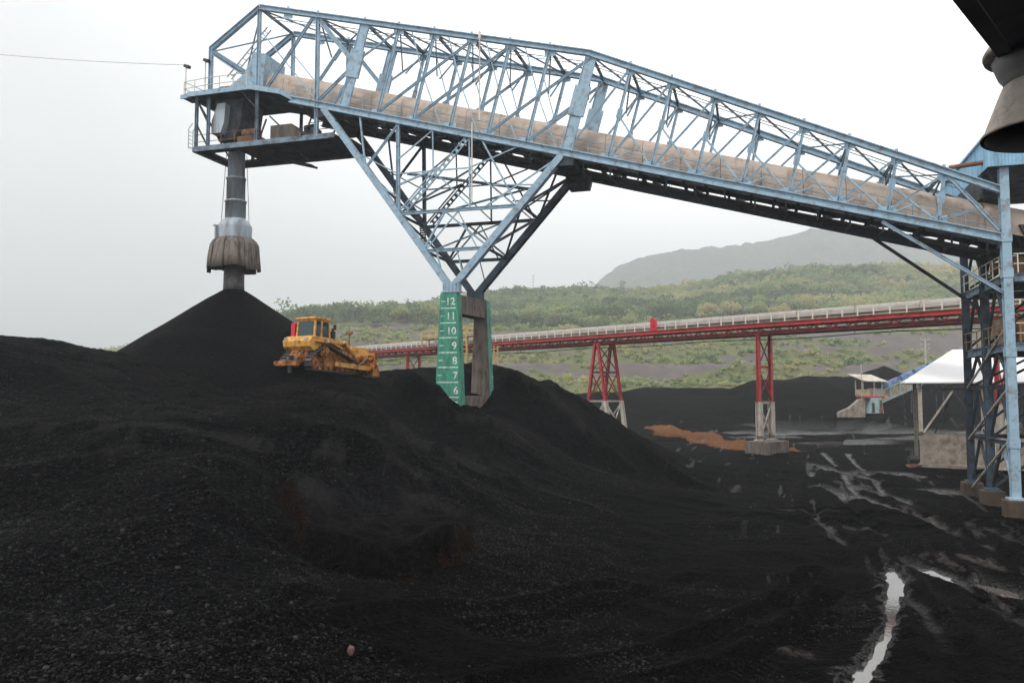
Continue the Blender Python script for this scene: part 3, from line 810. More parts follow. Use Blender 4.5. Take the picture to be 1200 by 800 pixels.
def crowns(rngn, cx, cy, cz, rad, hgt, tint, nlobe, nleaf, leaf):
    """leaf faces on several overlapping lobes for each crown; returns verts (n,4,3), tint per face"""
    n = len(cx)
    la = rngn.uniform(0, 2 * np.pi, (n, nlobe)); lr = np.sqrt(rngn.random((n, nlobe))) * 0.62
    lz = rngn.uniform(0.30, 0.92, (n, nlobe)); lrad = rngn.uniform(0.34, 0.60, (n, nlobe))
    lc = np.stack([cx[:, None] + rad[:, None] * lr * np.cos(la), cy[:, None] + rad[:, None] * lr * np.sin(la), cz[:, None] + hgt[:, None] * lz * (1 - 0.35 * lr)], -1)
    lsz = (rad[:, None] * lrad)
    d = rngn.normal(size=(n, nlobe, nleaf, 3)); d[..., 2] = np.abs(d[..., 2]) * 0.9 - 0.25
    d /= np.linalg.norm(d, axis=-1, keepdims=True)
    shell = rngn.uniform(0.72, 1.06, (n, nlobe, nleaf, 1))
    pos = lc[:, :, None, :] + d * shell * lsz[:, :, None, None] * np.array([1, 1, .8])
    nrm = d + rngn.normal(scale=.45, size=d.shape); nrm /= np.linalg.norm(nrm, axis=-1, keepdims=True)
    t = np.cross(nrm, rngn.normal(size=d.shape)); t /= np.linalg.norm(t, axis=-1, keepdims=True) + 1e-9
    b = np.cross(nrm, t)
    s = (leaf[:, None, None, None] * rngn.uniform(.6, 1.3, (n, nlobe, nleaf, 1)))
    q = np.stack([pos - t * s, pos - b * s * .7, pos + t * s, pos + b * s * .7], -2)
    tt = np.broadcast_to((tint[:, None] + rngn.normal(scale=.05, size=(n, nlobe)))[:, :, None], (n, nlobe, nleaf))
    return q.reshape(-1, 4, 3), tt.reshape(-1)

def leaf_mesh(name, q, tint):
    me = bpy.data.meshes.new(name)
    nf = len(q)
    me.vertices.add(nf * 4); me.vertices.foreach_set('co', q.astype(np.float32).ravel())
    me.loops.add(nf * 4); me.polygons.add(nf)
    me.loops.foreach_set('vertex_index', np.arange(nf * 4, dtype=np.int32))
    me.polygons.foreach_set('loop_start', (np.arange(nf) * 4).astype(np.int32))
    at = me.attributes.new('tint', 'FLOAT', 'POINT'); at.data.foreach_set('value', np.repeat(tint, 4).astype(np.float32))
    me.materials.append(M['leaf']); me.update(calc_edges=True)
    return me

def build_forest():
    rn = np.random.default_rng(11)
    n = 9000
    y = 451 + 462 * rn.random(n) ** 0.9
    px = rn.uniform(-40, 1260, n); x = (px - 600) / FPX * y
    z = hill_z(x, y)
    rad = rn.uniform(3.2, 6.4, n) * np.where(rn.random(n) < .08, 1.4, 1); hgt = rad * rn.uniform(1.2, 1.7, n)
    patch = fbm(x / 77, y / 56, 500, 3)
    tint = np.clip(0.42 + 0.75 * patch + rn.normal(scale=.12, size=n), 0.02, .92)
    q, t = crowns(rn, x, y, z, rad, hgt, tint, 5, 15, 0.82 + 0.0014 * (y - 450))
    o = bpy.data.objects.new('forest', leaf_mesh('forest', q, t)); COL.objects.link(o)
    structure(o, 'stuff', 'dense green and yellowish woodland covering the hill', 'forest')
    # scrub on the benches
    n = 9500
    y = rn.uniform(235, 462, n); px = rn.uniform(330, 1260, n); x = (px - 600) / FPX * y
    k = green_mask(x, y) > rn.uniform(.05, 1.0, n)
    x, y = x[k], y[k]; n = len(x)
    z = hill_z(x, y)
    rad = np.exp(rn.normal(-.08, .36, n)) * (1 + (y - 235) / 340); hgt = rad * rn.uniform(.7, 1.2, n)
    tint = np.clip(0.52 + 0.5 * fbm(x / 25, y / 17, 505, 3) + rn.normal(scale=.07, size=n), .1, .8)
    q, t = crowns(rn, x, y, z - .1, rad, hgt, tint, 4, 8, 0.22 + 0.24 * rad)
    o = bpy.data.objects.new('scrub', leaf_mesh('scrub', q, t)); COL.objects.link(o)
    structure(o, 'stuff', 'low green scrub and grass on the bare benches', 'scrub')
    # single trees that stand out along the lower edge of the wood
    rows = [(775, 462, 9.0, 13.3, .04, 0), (786, 468, 7.3, 11.2, .07, 0), (718, 473, 7.8, 10.6, .14, 0), (704, 482, 6.2, 9.0, .2, 0),
            (830, 465, 7.7, 10.5, .86, 1), (858, 476, 7.0, 9.8, .8, 1), (884, 470, 8.1, 10.9, .55, 2), (915, 462, 7.0, 9.2, .88, 1), (945, 473, 8.1, 10.9, .8, 1), (978, 466, 6.4, 8.7, .5, 2),
            (1010, 470, 7.8, 10.5, .84, 1), (1040, 462, 6.7, 9.0, .52, 2), (1072, 473, 7.8, 10.6, .76, 1), (1100, 465, 7.0, 9.8, .5, 2),
            (620, 462, 6.4, 8.4, .5, 2), (655, 470, 6.7, 8.7, .58, 2), (470, 462, 6.2, 8.1, .5, 2), (500, 473, 6.7, 9.0, .6, 2), (440, 470, 5.9, 7.8, .42, 2)]
    lab = ['dark evergreen tree standing out at the foot of the wood', 'pale yellowish tree along the lower edge of the wood', 'mid green tree along the lower edge of the wood']
    for (px_, yy, r, h, tn, kd) in rows:
        xx = (px_ - 600) / FPX * yy; zz = float(hill_z(np.array([xx]), np.array([float(yy)]))[0])
        root = thing('tree', lab[kd], 'tree', (xx, yy, zz), group='single trees at the edge of the wood')
        q, t = crowns(rn, np.array([0.]), np.array([0.]), np.array([h * .28]), np.array([r]), np.array([h * .95]), np.array([tn]), 12, 70, np.array([.66]))
        c = bpy.data.objects.new('crown', leaf_mesh('crown', q, t)); COL.objects.link(c); c.parent = root
        mb = MB(); mb.tube((0, 0, -1), (0, 0, h * .55), .34, 8, .2)
        for k in range(5):
            a = k * 1.3; mb.tube((0, 0, h * (.3 + .05 * k)), (r * .5 * math.cos(a), r * .5 * math.sin(a), h * (.62 + .07 * k)), .14, 6, .05)
        mb.build('trunk', M['trunk'], root)
build_forest()

def build_haze():
    mb = MB(); mb.span((-11800, -60, -90), (11800, 6500, 1050))
    m = bpy.data.materials.new('haze_air'); m.use_nodes = True
    N, L = m.node_tree.nodes, m.node_tree.links
    N.clear()
    out = N.new('ShaderNodeOutputMaterial'); v = N.new('ShaderNodeVolumePrincipled')
    v.inputs['Color'].default_value = (0.91, 0.95, 0.985, 1); v.inputs['Density'].default_value = HAZE; v.inputs['Anisotropy'].default_value = 0.2
    L.new(v.outputs['Volume'], out.inputs['Volume'])
    o = mb.build('haze', m)
    structure(o, 'stuff', 'thin humid haze over the yard and hills', 'haze')
HAZE = 0.00046
build_haze()

# ------------------------------------------------------------------ the stacker gantry
TH = R(16.7)
GO = (-4.1, 53.5)
def gw(s, w, z=0):
    return Vector((GO[0] + s * math.cos(TH) + w * math.sin(TH), GO[1] - s * math.sin(TH) + w * math.cos(TH), z))
GROT = (0, 0, -TH)
W = 4.6
def zb(s): return 23.85 - 0.281 * s                 # bottom chord
def zt(s):                                          # top chord
    return 34.75 - 0.266 * (s + 15.45) if s < 9.7 else 28.06 - 0.4625 * (s - 9.7)
BN = [-8.3, -5.62, -2.9, -0.18, 2.55, 5.28, 8.0, 10.75, 13.5, 16.25, 19.0, 21.7, 24.4, 27.05, 29.7]
TN = [-6.7, -4.05, -1.35, 1.4, 4.15, 6.92, 9.69, 12.25, 14.85, 17.5, 20.1, 22.65, 25.15, 27.65, 30.1]

def build_gantry():
    g = thing('conveyor_gantry', 'long pale blue lattice gantry carrying a beige covered conveyor over the coal heap', 'conveyor gantry', (GO[0], GO[1], 0), GROT)
    B, D = M['blue'], M['blue_dull']
    def member(name, p, q, w=.2, h=.2, m=None, kind='h', t=.035, up=(0, 0, 1)):
        mb = MB()
        if kind == 'h': mb.hbeam(p, q, w, h, t, up)
        elif kind == 'tube': mb.tube(p, q, w / 2, 8)
        elif kind == 'angle':
            mb.beam(p, q, w, t, up, (0, h / 2)); mb.beam(p, q, t, h, up, (w / 2 - t / 2, 0))
        else: mb.beam(p, q, w, h, up)
        return mb.build(name, m or B, g)
    for w, mm, mlow in ((0, B, B), (W, B, M['blue_deep_shade'])):  # shade on the far bottom chord is painted in as a darker blue
        sgn = -1 if w == 0 else 1
        # chords: two straight runs on top with gusset plates and lifting lugs, one below
        mb = MB()
        mb.hbeam((-15.45, w, zt(-15.45)), (9.75, w, zt(9.69)), .34, .38, .06)
        for s in (-13, -10.5, -6.7, -4.05, -1.35, 1.4, 4.15, 6.92):
            mb.box((s, w, zt(s) + .27), (.16, .06, .22)); mb.box((s, w + sgn * .0, zt(s) - .36), (.75, .03, .42))
        mb.build('top_chord', mm, g)
        mb = MB()
        mb.hbeam((9.65, w, zt(9.69)), (33.0, w, zt(33.0)), .34, .40, .06)
        for s in TN[7:]:
            mb.box((s, w, zt(s) + .27), (.16, .06, .22)); mb.box((s, w, zt(s) - .36), (.62, .03, .38))
        mb.build('top_chord', mm, g)
        mb = MB()
        dn = .0 if w == 0 else .3
        mb.hbeam((-12.7, w, zb(-12.7) - dn), (33.0, w, zb(33.0) - dn), .36, .50, .07)
        for s in BN:
            mb.box((s, w, zb(s) + .38), (.95, .03, .36))
        mb.build('bottom_chord', mlow, g)
        # raking head frame
        member('head_rake', (-19.65, w, 32.07), (-15.4, w, zt(-15.45)), .32, .34, mm)
        member('post', (-19.65, w, 28.7), (-19.65, w, 32.2), .26, .26, mm, up=(1, 0, 0))
        member('post', (-15.45, w, 28.7), (-15.45, w, zt(-15.45)), .24, .24, mm, up=(1, 0, 0))
        member('post', (-10.5, w, 24.4), (-10.5, w, zt(-10.5)), .26, .26, mm, up=(1, 0, 0))
        member('diagonal_brace', (-14.7, w, 28.5), (-10.9, w, zt(-10.9) - .2), .18, .2, mm)
        member('diagonal_brace', (-15.3, w, 32.9), (-10.6, w, 27.2), .07, .07, mm, 'box')
        member('diagonal_brace', (-19.5, w, 31.6), (-15.6, w, 28.9), .09, .09, mm, 'box')
        # inclined posts; two of them wide plate columns
        for i, (b, t_) in enumerate(zip(BN, TN)):
            p, q = (b, w, zb(b) + .2), (t_, w, zt(t_) - .15)
            if i in (0, 6):
                mb = MB()
                mb.hbeam(p, q, .16, .75, .05, (1, 0, 0))
                mid = V3(p).lerp(V3(q), .52)
                rm, _ = mb.frame(p, q, (1, 0, 0))
                mb.box(mid, (.22, 2.0, 1.05), rm)
                mb.build('plate_column', mm, g)
            else:
                hh = .2 if i < 6 else .18
                mb = MB(); mb.hbeam(p, q, hh * .8, hh, .03, (1, 0, 0))
                mid = V3(p).lerp(V3(q), .5); rm, _ = mb.frame(p, q, (1, 0, 0))
                if i % 2 == 1 or i > 6: mb.box(mid, (.05, .6, .36), rm)
                mb.build('post', mm, g)
        # diagonals
        p2m = V3((BN[0], w, zb(BN[0]))).lerp(V3((TN[0], w, zt(TN[0]))), .52)
        member('diagonal_brace', (-10.3, w, zb(-10.3) + .4), p2m, .17, .2, mm)
        member('diagonal_brace', (-10.4, w, zt(-10.4) - .3), p2m, .26, .3, mm)
        member('diagonal_brace', (-9.2, w, zb(-9.2) + .2), p2m + Vector((-.1, 0, -.6)), .14, .16, mm)
        member('diagonal_brace', p2m + Vector((.3, 0, .3)), (TN[1] - .1, w, zt(TN[1]) - .3), .11, .12, mm)
        for i in (1, 2, 4):                                   # long diagonals across two bays
            if i + 2 <= 6:
                member('diagonal_brace', (BN[i], w, zb(BN[i]) + .3), (TN[i + 2], w, zt(TN[i + 2]) - .25), .15, .16, mm)
        p3m = V3((BN[6], w, zb(BN[6]))).lerp(V3((TN[6], w, zt(TN[6]))), .5)
        member('diagonal_brace', (BN[5] + .1, w, zb(BN[5]) + .3), p3m + Vector((-.4, 0, -.3)), .14, .15, mm)
        for i in (2, 3, 4, 5):                                 # light struts from the middle of a post
            md = V3((BN[i], w, zb(BN[i]))).lerp(V3((TN[i], w, zt(TN[i]))), .5)
            member('light_strut', md, (BN[i] + 2.0, w, zb(BN[i] + 2.0) + .3), .07, .07, mm, 'box')
            member('light_strut', md, (TN[i] - 1.7, w, zt(TN[i] - 1.7) - .2), .07, .07, mm, 'box')
        for i in range(6, 14):
            member('diagonal_brace', (BN[i] + .2, w, zb(BN[i]) + .35), (TN[i + 1] - .2, w, zt(TN[i + 1]) - .3), .11, .12, mm)
            if i > 6:
                md = V3((BN[i], w, zb(BN[i]))).lerp(V3((TN[i], w, zt(TN[i]))), .48)
                member('light_strut', md, (BN[i + 1] - .15, w, zb(BN[i + 1]) + .35), .10, .11, mm, 'box')
                lo = V3((BN[i + 1] - 1.3, w, zb(BN[i + 1] - 1.3) + .95))
                member('light_strut', (BN[i] + .4, w, zb(BN[i] + .4) + .3), lo, .07, .07, mm, 'box')
        member('diagonal_brace', (TN[14] + .2, w, zt(TN[14]) - .3), (32.8, w, zb(32.8) + .4), .18, .2, mm)
        member('diagonal_brace', (BN[14] + .2, w, zb(BN[14]) + .35), (31.6, w, 16.3), .12, .13, mm)
    # cross frames between the two trusses: tie beam on top and a V of struts hanging below it
    tops = [-19.65, -15.45, -10.5] + TN
    for k, s in enumerate(tops):
        z = 32.07 if k == 0 else zt(s)
        mb = MB(); mb.hbeam((s, .15, z - .05), (s, W - .15, z - .05), .14, .2, .025); mb.build('tie_beam', D, g)
        if k in (2,) or k >= 4 and k % 1 == 0:
            dep = 2.3 if k < 11 else max(1.0, 2.3 - .16 * (k - 10))
            tilt = -.27 if k > 2 else 0
            low = Vector((s + tilt * dep, W * .5, z - dep))
            for ww in (.2, W - .2):
                member('sway_brace', (s, ww, z - .1), (s + tilt * dep, (W * .5 + (ww - W * .5) * .12), z - dep), .09, .09, D, 'box')
    for a, b in zip(tops[:-1], tops[1:]):
        za = 32.07 if a == tops[0] else zt(a); zbb = zt(b)
        member('lateral_brace', (a, .2, za - .1), (b, W - .2, zbb - .1), .10, .08, D, 'box')
        if tops.index(a) % 2 == 0:
            member('lateral_brace', (a, W - .2, za - .16), (b, .2, zbb - .16), .10, .08, D, 'box')
    # conduits slung under the top chord
    for off, z_ in ((.45, -.42), (.75, -.50)):
        mb = MB(); mb.path([(s, off, zt(s) + z_ - .05 * (i % 2)) for i, s in enumerate([-15, -12, -9, -6, -3, 0, 3, 6, 9.4, 12, 16, 20, 24, 28, 31])], .028, 5)
        mb.build('conduit', M['rust'] if off < .5 else M['rail_blue'], g)
    # covered belt: hood of curved sheets with seams
    n = 9
    prof = [(math.cos(math.pi * i / n), math.sin(math.pi * i / n)) for i in range(n + 1)]
    def hood(s0, s1, w0, w1, base, top, lift):
        mb = MB(); wc, hw = (w0 + w1) / 2, (w1 - w0) / 2; hh = top - base - .55
        vs = []
        for s in (s0, s1):
            z0 = zb(s)
            vs += [(s, w0, z0 + base)] + [(s, wc - hw * c, z0 + base + .55 + hh * sn) for c, sn in prof] + [(s, w1, z0 + base)]
        k = n + 3
        mb.add(vs, [(i, i + 1, k + i + 1, k + i) for i in range(k - 1)])
        mb.add(vs[:k], [tuple(range(k))]); mb.add(vs[k:], [tuple(range(k))])
        return mb
    s = -16.6
    while s < 34:
        e = min(s + 2.42, 36)
        lift = random.uniform(-.015, .015)
        o = hood(s, e, 1.25, 3.35, .62 + lift, 2.42 + lift, 0).build('belt_cover', M['belt_cover'], g)
        s = e + .03
    # floor: cross beams, belt pan, idler brackets, walkways
    sb = -12.0; k = 0
    while sb < 33:
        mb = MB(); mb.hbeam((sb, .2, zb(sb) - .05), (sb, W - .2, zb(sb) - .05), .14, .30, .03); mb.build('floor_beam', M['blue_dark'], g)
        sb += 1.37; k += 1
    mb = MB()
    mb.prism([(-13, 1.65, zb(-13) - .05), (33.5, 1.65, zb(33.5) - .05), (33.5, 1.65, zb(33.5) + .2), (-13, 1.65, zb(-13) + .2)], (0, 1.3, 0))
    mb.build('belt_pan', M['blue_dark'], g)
    s = -11.2
    while s < 32.5:
        mb = MB()
        z0 = zb(s)
        for ww in (1.35, 3.35): mb.box((s, ww, z0 - .42), (.10, .08, .75))
        mb.tube((s, 1.3, z0 - .62), (s, 3.4, z0 - .62), .075, 8)
        mb.build('return_idler', M['blue_dark'], g)
        s += 1.82
    mb = MB(); mb.prism([(-12.5, 1.7, zb(-12.5) - .50), (33.5, 1.7, zb(33.5) - .50), (33.5, 1.7, zb(33.5) - .46), (-12.5, 1.7, zb(-12.5) - .46)], (0, 1.2, 0))
    mb.build('return_belt', M['black'], g)
    for w0, w1 in ((.34, .82), (3.75, 4.05)):
        mb = MB(); s = -12.9; k = 0
        while s < 32.6:
            l = 1.37 - (.16, .5, .3, .62)[(k * 7 + k // 3) % 4]
            mb.prism([(s, w0, zb(s) + .24), (s + l, w0, zb(s + l) + .24), (s + l, w0, zb(s + l) + .29), (s, w0, zb(s) + .29)], (0, w1 - w0, 0)); s += 1.37; k += 1
        mb.build('walkway', M['grating'], g)
    # handrail beside the near walkway
    for w_ in (.55, 4.2):
        for h in (.72, 1.22):
            mb = MB(); mb.tube((-13, w_, zb(-13) + h), (33, w_, zb(33) + h), .028, 6); mb.build('handrail', M['rail_blue'], g)
        pm = MB(); pm.tube((0, 0, 0), (0, 0, 1.0), .03, 6); pmesh = pm.mesh('rail_post', M['rail_blue'])
        s = -12.6
        while s < 32.6:
            inst('rail_post', pmesh, g, (s, w_, zb(s) + .25)); s += 1.37
    # tall pale conduit mast by the middle bay, in two lengths
    mb = MB(); mb.tube((2.05, -.22, 24.3), (2.05, -.22, 30.5), .055, 8); mb.box((2.05, -.22, 30.2), (.16, .12, .5)); mb.build('conduit_mast', M['rail'], g)
    mb = MB(); mb.tube((1.55, -.3, 18.7), (1.55, -.3, 24.2), .05, 8); mb.build('conduit_mast', M['rail'], g)

    # --- the V shaped support under the gantry
    def leg(p, q, wd, hh, mm):
        mb = MB(); mb.hbeam(p, q, wd, hh, .07, (0, 1, 0)); mb.beam(p, q, wd * .82, .03, (0, 1, 0), (0, hh * .32)); mb.beam(p, q, wd * .82, .03, (0, 1, 0), (0, -hh * .32))
        return mb.build('support_leg', mm, g)
    LT, RT = (-9.9, zb(-9.9) - .2), (7.7, zb(7.7) - .25)
    def on(side, z):                                          # point along a leg at height z
        (s1, z1) = LT if side == 'l' else RT
        s0 = -.35 if side == 'l' else .15
        return s0 + (s1 - s0) * (z - 13.3) / (z1 - 13.3)
    # laced members between the two V frames: two flanges joined by short battens, sky shows between
    def laced(p, q, wd=.34, mm=None, up=(0, 0, 1)):
        mb = MB(); p, q = V3(p), V3(q); rm, l = mb.frame(p, q, up)
        for sg in (-1, 1): mb.beam(p, q, .06, .12, up, (sg * wd / 2, 0))
        k = int(l / .42)
        for i in range(k):
            c = p.lerp(q, (i + .5) / k); mb.box(c, (wd, .2, .05), rm)
        return mb.build('laced_brace', mm or M['blue_dull'], g)
    for w, mm, lw in ((0, B, 'pale'), (W, M['blue_deep_shade'], 'dark')):  # far frame's shade is put into its darker colour
        wb = w + (.4 if w == 0 else .6)
        leg((-.35, wb, 13.3), (LT[0], w, LT[1]), .42, .5, mm)
        leg((.15, wb, 13.3), (RT[0], w, RT[1]), .46, .55, mm)
        mb = MB(); mb.box((-.1, wb, 13.1), (1.15, .62, .65)); mb.box((-.1, wb, 12.79), (1.35, .75, .08))
        for k in range(4): mb.box((-.5 + .27 * k, wb - .34, 13.1), (.04, .06, .6))
        mb.build('bearing_shoe', mm, g)
        def ww(z): return wb + (w - wb) * (z - 13.3) / 9
        for z in (18.4, 15.7):
            member('strut', (on('l', z), ww(z), z), (on('r', z), ww(z), z), .2, .22, mm)
        d2 = B if w == 0 else M['blue_deep_shade']
        for (a, za, b, zc) in ((-4.05, 22.2, -1.4, 24.0), (-4.05, 21.2, 1.25, 21.2), (-1.4, 21.2, -1.4, 24.1), (-1.4, 21.2, 1.25, 18.6), (-4.05, 18.5, -1.4, 21.2), (1.25, 21.2, 4.3, 18.5), (1.25, 21.2, 4.6, 22.3), (2.9, 19.9, 5.9, 19.7), (-5.4, 20.6, -4.05, 18.6), (-6.9, 22.8, -4.05, 21.2), (-2.0, 15.8, .4, 18.3), (1.7, 15.8, .4, 18.3)):
            member('light_strut', (a, ww(za), za), (b, ww(zc), min(zc, zb(b) - .2)), .085, .085, d2, 'box')
        member('strut', (-4.05, ww(18.4), 18.4), (-4.05, w, zb(-4.05) - .2), .22, .24, d2, up=(1, 0, 0))
        member('strut', (1.25, ww(18.6), 18.5), (1.25, w, zb(1.25) - .2), .10, .10, d2, 'box')
        laced((-3.5, ww(18.6), 18.6), (1.1, w, zb(1.1) - .3), .30, d2, (0, 1, 0))
        member('strut', (4.5, ww(18.6), 18.6), (2.2, w, zb(2.2) - .3), .12, .12, d2, 'box')
        member('strut', (on('l', 21.8), ww(21.8), 21.8), (-4.05, w, zb(-4.05) - .3), .15, .15, d2)
        member('strut', (on('l', 21.8), ww(21.8), 21.8), (-7.0, w, zb(-7.0) - .3), .12, .12, d2, 'box')
        member('strut', (on('l', 20.6), ww(20.6), 20.6), (-4.05, ww(19.6), 19.6), .10, .10, d2, 'box')
        member('strut', (-4.05, ww(20.4), 20.4), (-1.0, ww(21.2), 21.4), .12, .12, d2, 'box')
        member('strut', (on('r', 21.3) - .4, ww(21.3), 21.2), (2.2, ww(18.4), 18.4), .10, .10, d2, 'box')
        member('strut', (-.5, ww(18.3), 18.3), (on('r', 15.8), ww(15.7), 15.8), .13, .13, d2, 'box')
        member('strut', (-.6, ww(18.3), 18.3), (on('l', 15.8), ww(15.7), 15.8), .13, .13, d2, 'box')
        member('strut', (.3, ww(15.6), 15.6), (on('r', 13.9), ww(13.9), 13.9), .08, .08, d2, 'box')
        member('strut', (-1.2, ww(15.6), 15.6), (on('l', 13.9), ww(13.9), 13.9), .12, .12, d2, 'box')
    for z, z2 in ((18.4, 15.7), (21.4, 18.4)):
        for sd in ('l', 'r'):
            laced((on(sd, z2), .3, z2), (on(sd, z), W - .2, z), .34, M['blue_dark'])
            member('strut', (on(sd, z), .3, z), (on(sd, z2), W, z2), .12, .12, M['blue_dark'], 'box')
            member('strut', (on(sd, z2), .35, z2), (on(sd, z2), W + .2, z2), .15, .15, M['blue_dark'])
    laced((-1.5, .3, 15.7), (2.6, W - .1, 18.4), .36); laced((-4.05, .2, 18.4), (-.4, W, 22.4), .34); laced((-3.4, .2, 21.2), (4.4, W, 20.6), .30); laced((.2, .2, 18.5), (4.3, W, 20.7), .34)
    for a, b in ((-9.5, -5), (-5, -.5), (-.5, 4), (4, 7.6)):
        member('strut', (a, .2, zb(a) - .35), (b, W - .2, zb(b) - .35), .15, .15, M['blue_dark'], 'box')
        member('strut', (b, .2, zb(b) - .4), (a, W - .2, zb(a) - .4), .12, .12, M['blue_dark'], 'box')
    # heavy box beams across the top of the legs
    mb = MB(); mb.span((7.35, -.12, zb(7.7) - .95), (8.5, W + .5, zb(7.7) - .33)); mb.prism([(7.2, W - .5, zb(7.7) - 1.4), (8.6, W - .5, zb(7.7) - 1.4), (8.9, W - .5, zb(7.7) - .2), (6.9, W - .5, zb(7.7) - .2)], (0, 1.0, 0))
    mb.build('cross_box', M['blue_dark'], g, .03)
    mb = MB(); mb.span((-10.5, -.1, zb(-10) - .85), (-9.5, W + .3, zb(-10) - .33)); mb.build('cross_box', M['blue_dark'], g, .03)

    # --- head end: upper deck, lower deck, posts, machinery
    mb = MB(); mb.span((-21.3, -.35, 28.45), (-15.9, 5.0, 28.62))
    mb.prism([(-15.9, -.35, 28.45), (-15.9, -.35, 28.62), (-13.4, -.35, 28.05), (-13.4, -.35, 27.88)], (0, 5.35, 0))
    mb.span((-22.0, -.2, 28.42), (-21.3, .9, 28.6))
    mb.build('upper_deck', M['blue_dark'], g)
    mb = MB()
    mb.beam((-21.4, -.42, 28.56), (-15.9, -.42, 28.56), .12, .36); mb.beam((-15.9, -.42, 28.56), (-13.3, -.42, 27.92), .12, .36)
    mb.beam((-13.3, -.42, 27.92), (-12.5, .0, 27.5), .12, .36); mb.beam((-22.1, -.25, 28.52), (-21.35, -.25, 28.52), .12, .3)
    mb.beam((-21.4, -.35, 28.56), (-21.4, 5.0, 28.56), .12, .36)
    mb.build('deck_edge', M['blue'], g)
    mb = MB()
    mb.span((-21.0, 0, 24.3), (-20.2, W, 24.46)); mb.span((-20.2, 0, 24.3), (-19.8, 1.0, 24.46))
    mb.span((-17.6, .0, 24.3), (-8.9, W, 24.46)); mb.span((-19.9, 3.6, 24.3), (-17.5, W, 24.46)); mb.span((-19.9, 0, 24.3), (-17.5, .9, 24.46))
    mb.span((-8.9, 1.2, 24.3), (-8.3, W + .1, 24.46))
    mb.build('lower_deck', M['blue_dark'], g)
    mb = MB(); mb.beam((-21.05, -.06, 24.4), (-9.0, -.06, 24.4), .12, .38); mb.beam((-21.05, 0, 24.4), (-21.05, W, 24.4), .12, .38); mb.build('deck_edge', M['blue_dull'], g)
    mb = MB(); mb.beam((-21.05, W + .06, 24.36), (-8.3, W + .06, 24.36), .14, .42); mb.build('deck_edge', M['blue_dark'], g)
    for s, w_, mm in ((-20.9, .1, D), (-19.75, .0, D), (-15.5, .0, D), (-20.9, W, M['blue_dark']), (-19.0, W, M['blue_dark']), (-14.6, W, M['blue_dark']), (-11.0, W, M['blue_dark'])):
        member('post', (s, w_, 24.4), (s, w_, 28.5), .2, .2, mm, up=(1, 0, 0))
    for (a, b) in (((-20.9, .1, 28.3), (-19.75, 0, 26.3)), ((-20.9, .1, 26.4), (-19.75, .0, 24.5)), ((-20.9, .2, 28.2), (-20.9, W, 24.6)), ((-15.5, 0, 27), (-16.8, 0, 28.4)), ((-10.5, .0, 27.0), (-14.6, 4.2, 24.6)), ((-13.5, W, 24.6), (-10.8, W, 27.2)), ((-17.5, W, 28.2), (-14.6, W, 25.5)), ((-19, W, 25), (-17.8, W, 28))):
        member('light_strut', a, b, .10, .10, M['blue_dark'], 'box')
    # discharge hopper, drive and head pulley housing
    mb = MB()
    mb.prism([(-19.9, .9, 28.4), (-17.3, .9, 28.4), (-17.6, .9, 26.3), (-18.1, .9, 25.2), (-19.5, .9, 25.2)], (0, 2.6, 0)); mb.build('discharge_hopper', M['blue_dark'], g)
    mb = MB(); mb.prism([(-19.2, .3, 27.9), (-18.5, .3, 27.9), (-18.6, .3, 26.4), (-18.9, .3, 25.6), (-19.7, .3, 25.6), (-19.7, .3, 26.6)], (0, .8, 0)); mb.build('side_duct', M['tube'], g)
    mb = MB(); mb.span((-15.0, 1.0, 24.5), (-13.2, 2.4, 26.0)); mb.prism([(-13.2, 1.0, 24.5), (-13.2, 1.0, 26.0), (-12.4, 1.0, 25.2), (-12.4, 1.0, 24.5)], (0, 1.4, 0)); mb.build('drive_cover', M['concrete_brown'], g)
    mb = MB(); mb.span((-17.6, .6, 24.5), (-15.9, 1.8, 25.3)); mb.tube((-17.2, .9, 25.5), (-15.9, .9, 25.5), .38, 12); mb.build('drive_motor', M['rust'], g)
    mb = MB(); mb.span((-11.9, .6, 24.5), (-11.0, 1.6, 25.4)); mb.tube((-11.6, .4, 25.3), (-11.6, 1.8, 25.9), .2, 8); mb.build('winch', M['black'], g)
    mb = MB()
    mb.prism([(-18.6, 1.0, 28.7), (-15.8, 1.0, 28.7), (-15.5, 1.0, 31.6), (-16.6, 1.0, 31.9), (-17.4, 1.0, 30.3), (-18.6, 1.0, 29.5)], (0, 2.6, 0)); mb.build('pulley_housing', M['blue'], g)
    mb = MB(); mb.span((-19.6, 1.0, 28.65), (-18.7, 2.0, 29.5)); mb.tube((-19.3, .6, 29.0), (-19.3, 2.4, 29.0), .28, 12); mb.build('bearing_block', M['rust'], g)
    # handrails, lamps and small ladder of the head deck
    for pts, mm in (([(-21.9, -.15), (-19.8, -.35), (-16, -.35)], M['rail']), ([(-21.9, -.15), (-21.3, 4.9)], M['rail'])):
        for h in (.55, 1.1):
            mb = MB(); mb.path([(a, b, 28.62 + h) for a, b in pts], .03, 6); mb.build('handrail', mm, g)
    pm = MB(); pm.tube((0, 0, 0), (0, 0, 1.1), .035, 6); pme = pm.mesh('rail_post', M['rail'])
    for s in (-21.9, -20.8, -18.6, -17.4, -16.2): inst('rail_post', pme, g, (s, -.33 if s > -21 else -.15, 28.6))
    for h in (.5, 1.05):
        mb = MB(); mb.path([(-21.0, .0, 24.45 + h), (-19.8, .0, 24.45 + h), (-15.5, .0, 24.45 + h)], .025, 5); mb.build('handrail', M['rust'], g)
    pm = MB(); pm.tube((0, 0, 0), (0, 0, 1.05), .03, 6); pme = pm.mesh('rail_post', M['rust'])
    for s in (-18.6, -17.4, -16.4): inst('rail_post', pme, g, (s, 0, 24.45))
    for h in (.5, 1.05):
        mb = MB(); mb.path([(-11.2, .0, 24.45 + h), (-9.0, .0, 24.45 + h), (-9.0, 1.2, 24.45 + h)], .03, 5); mb.build('handrail', M['black'], g)
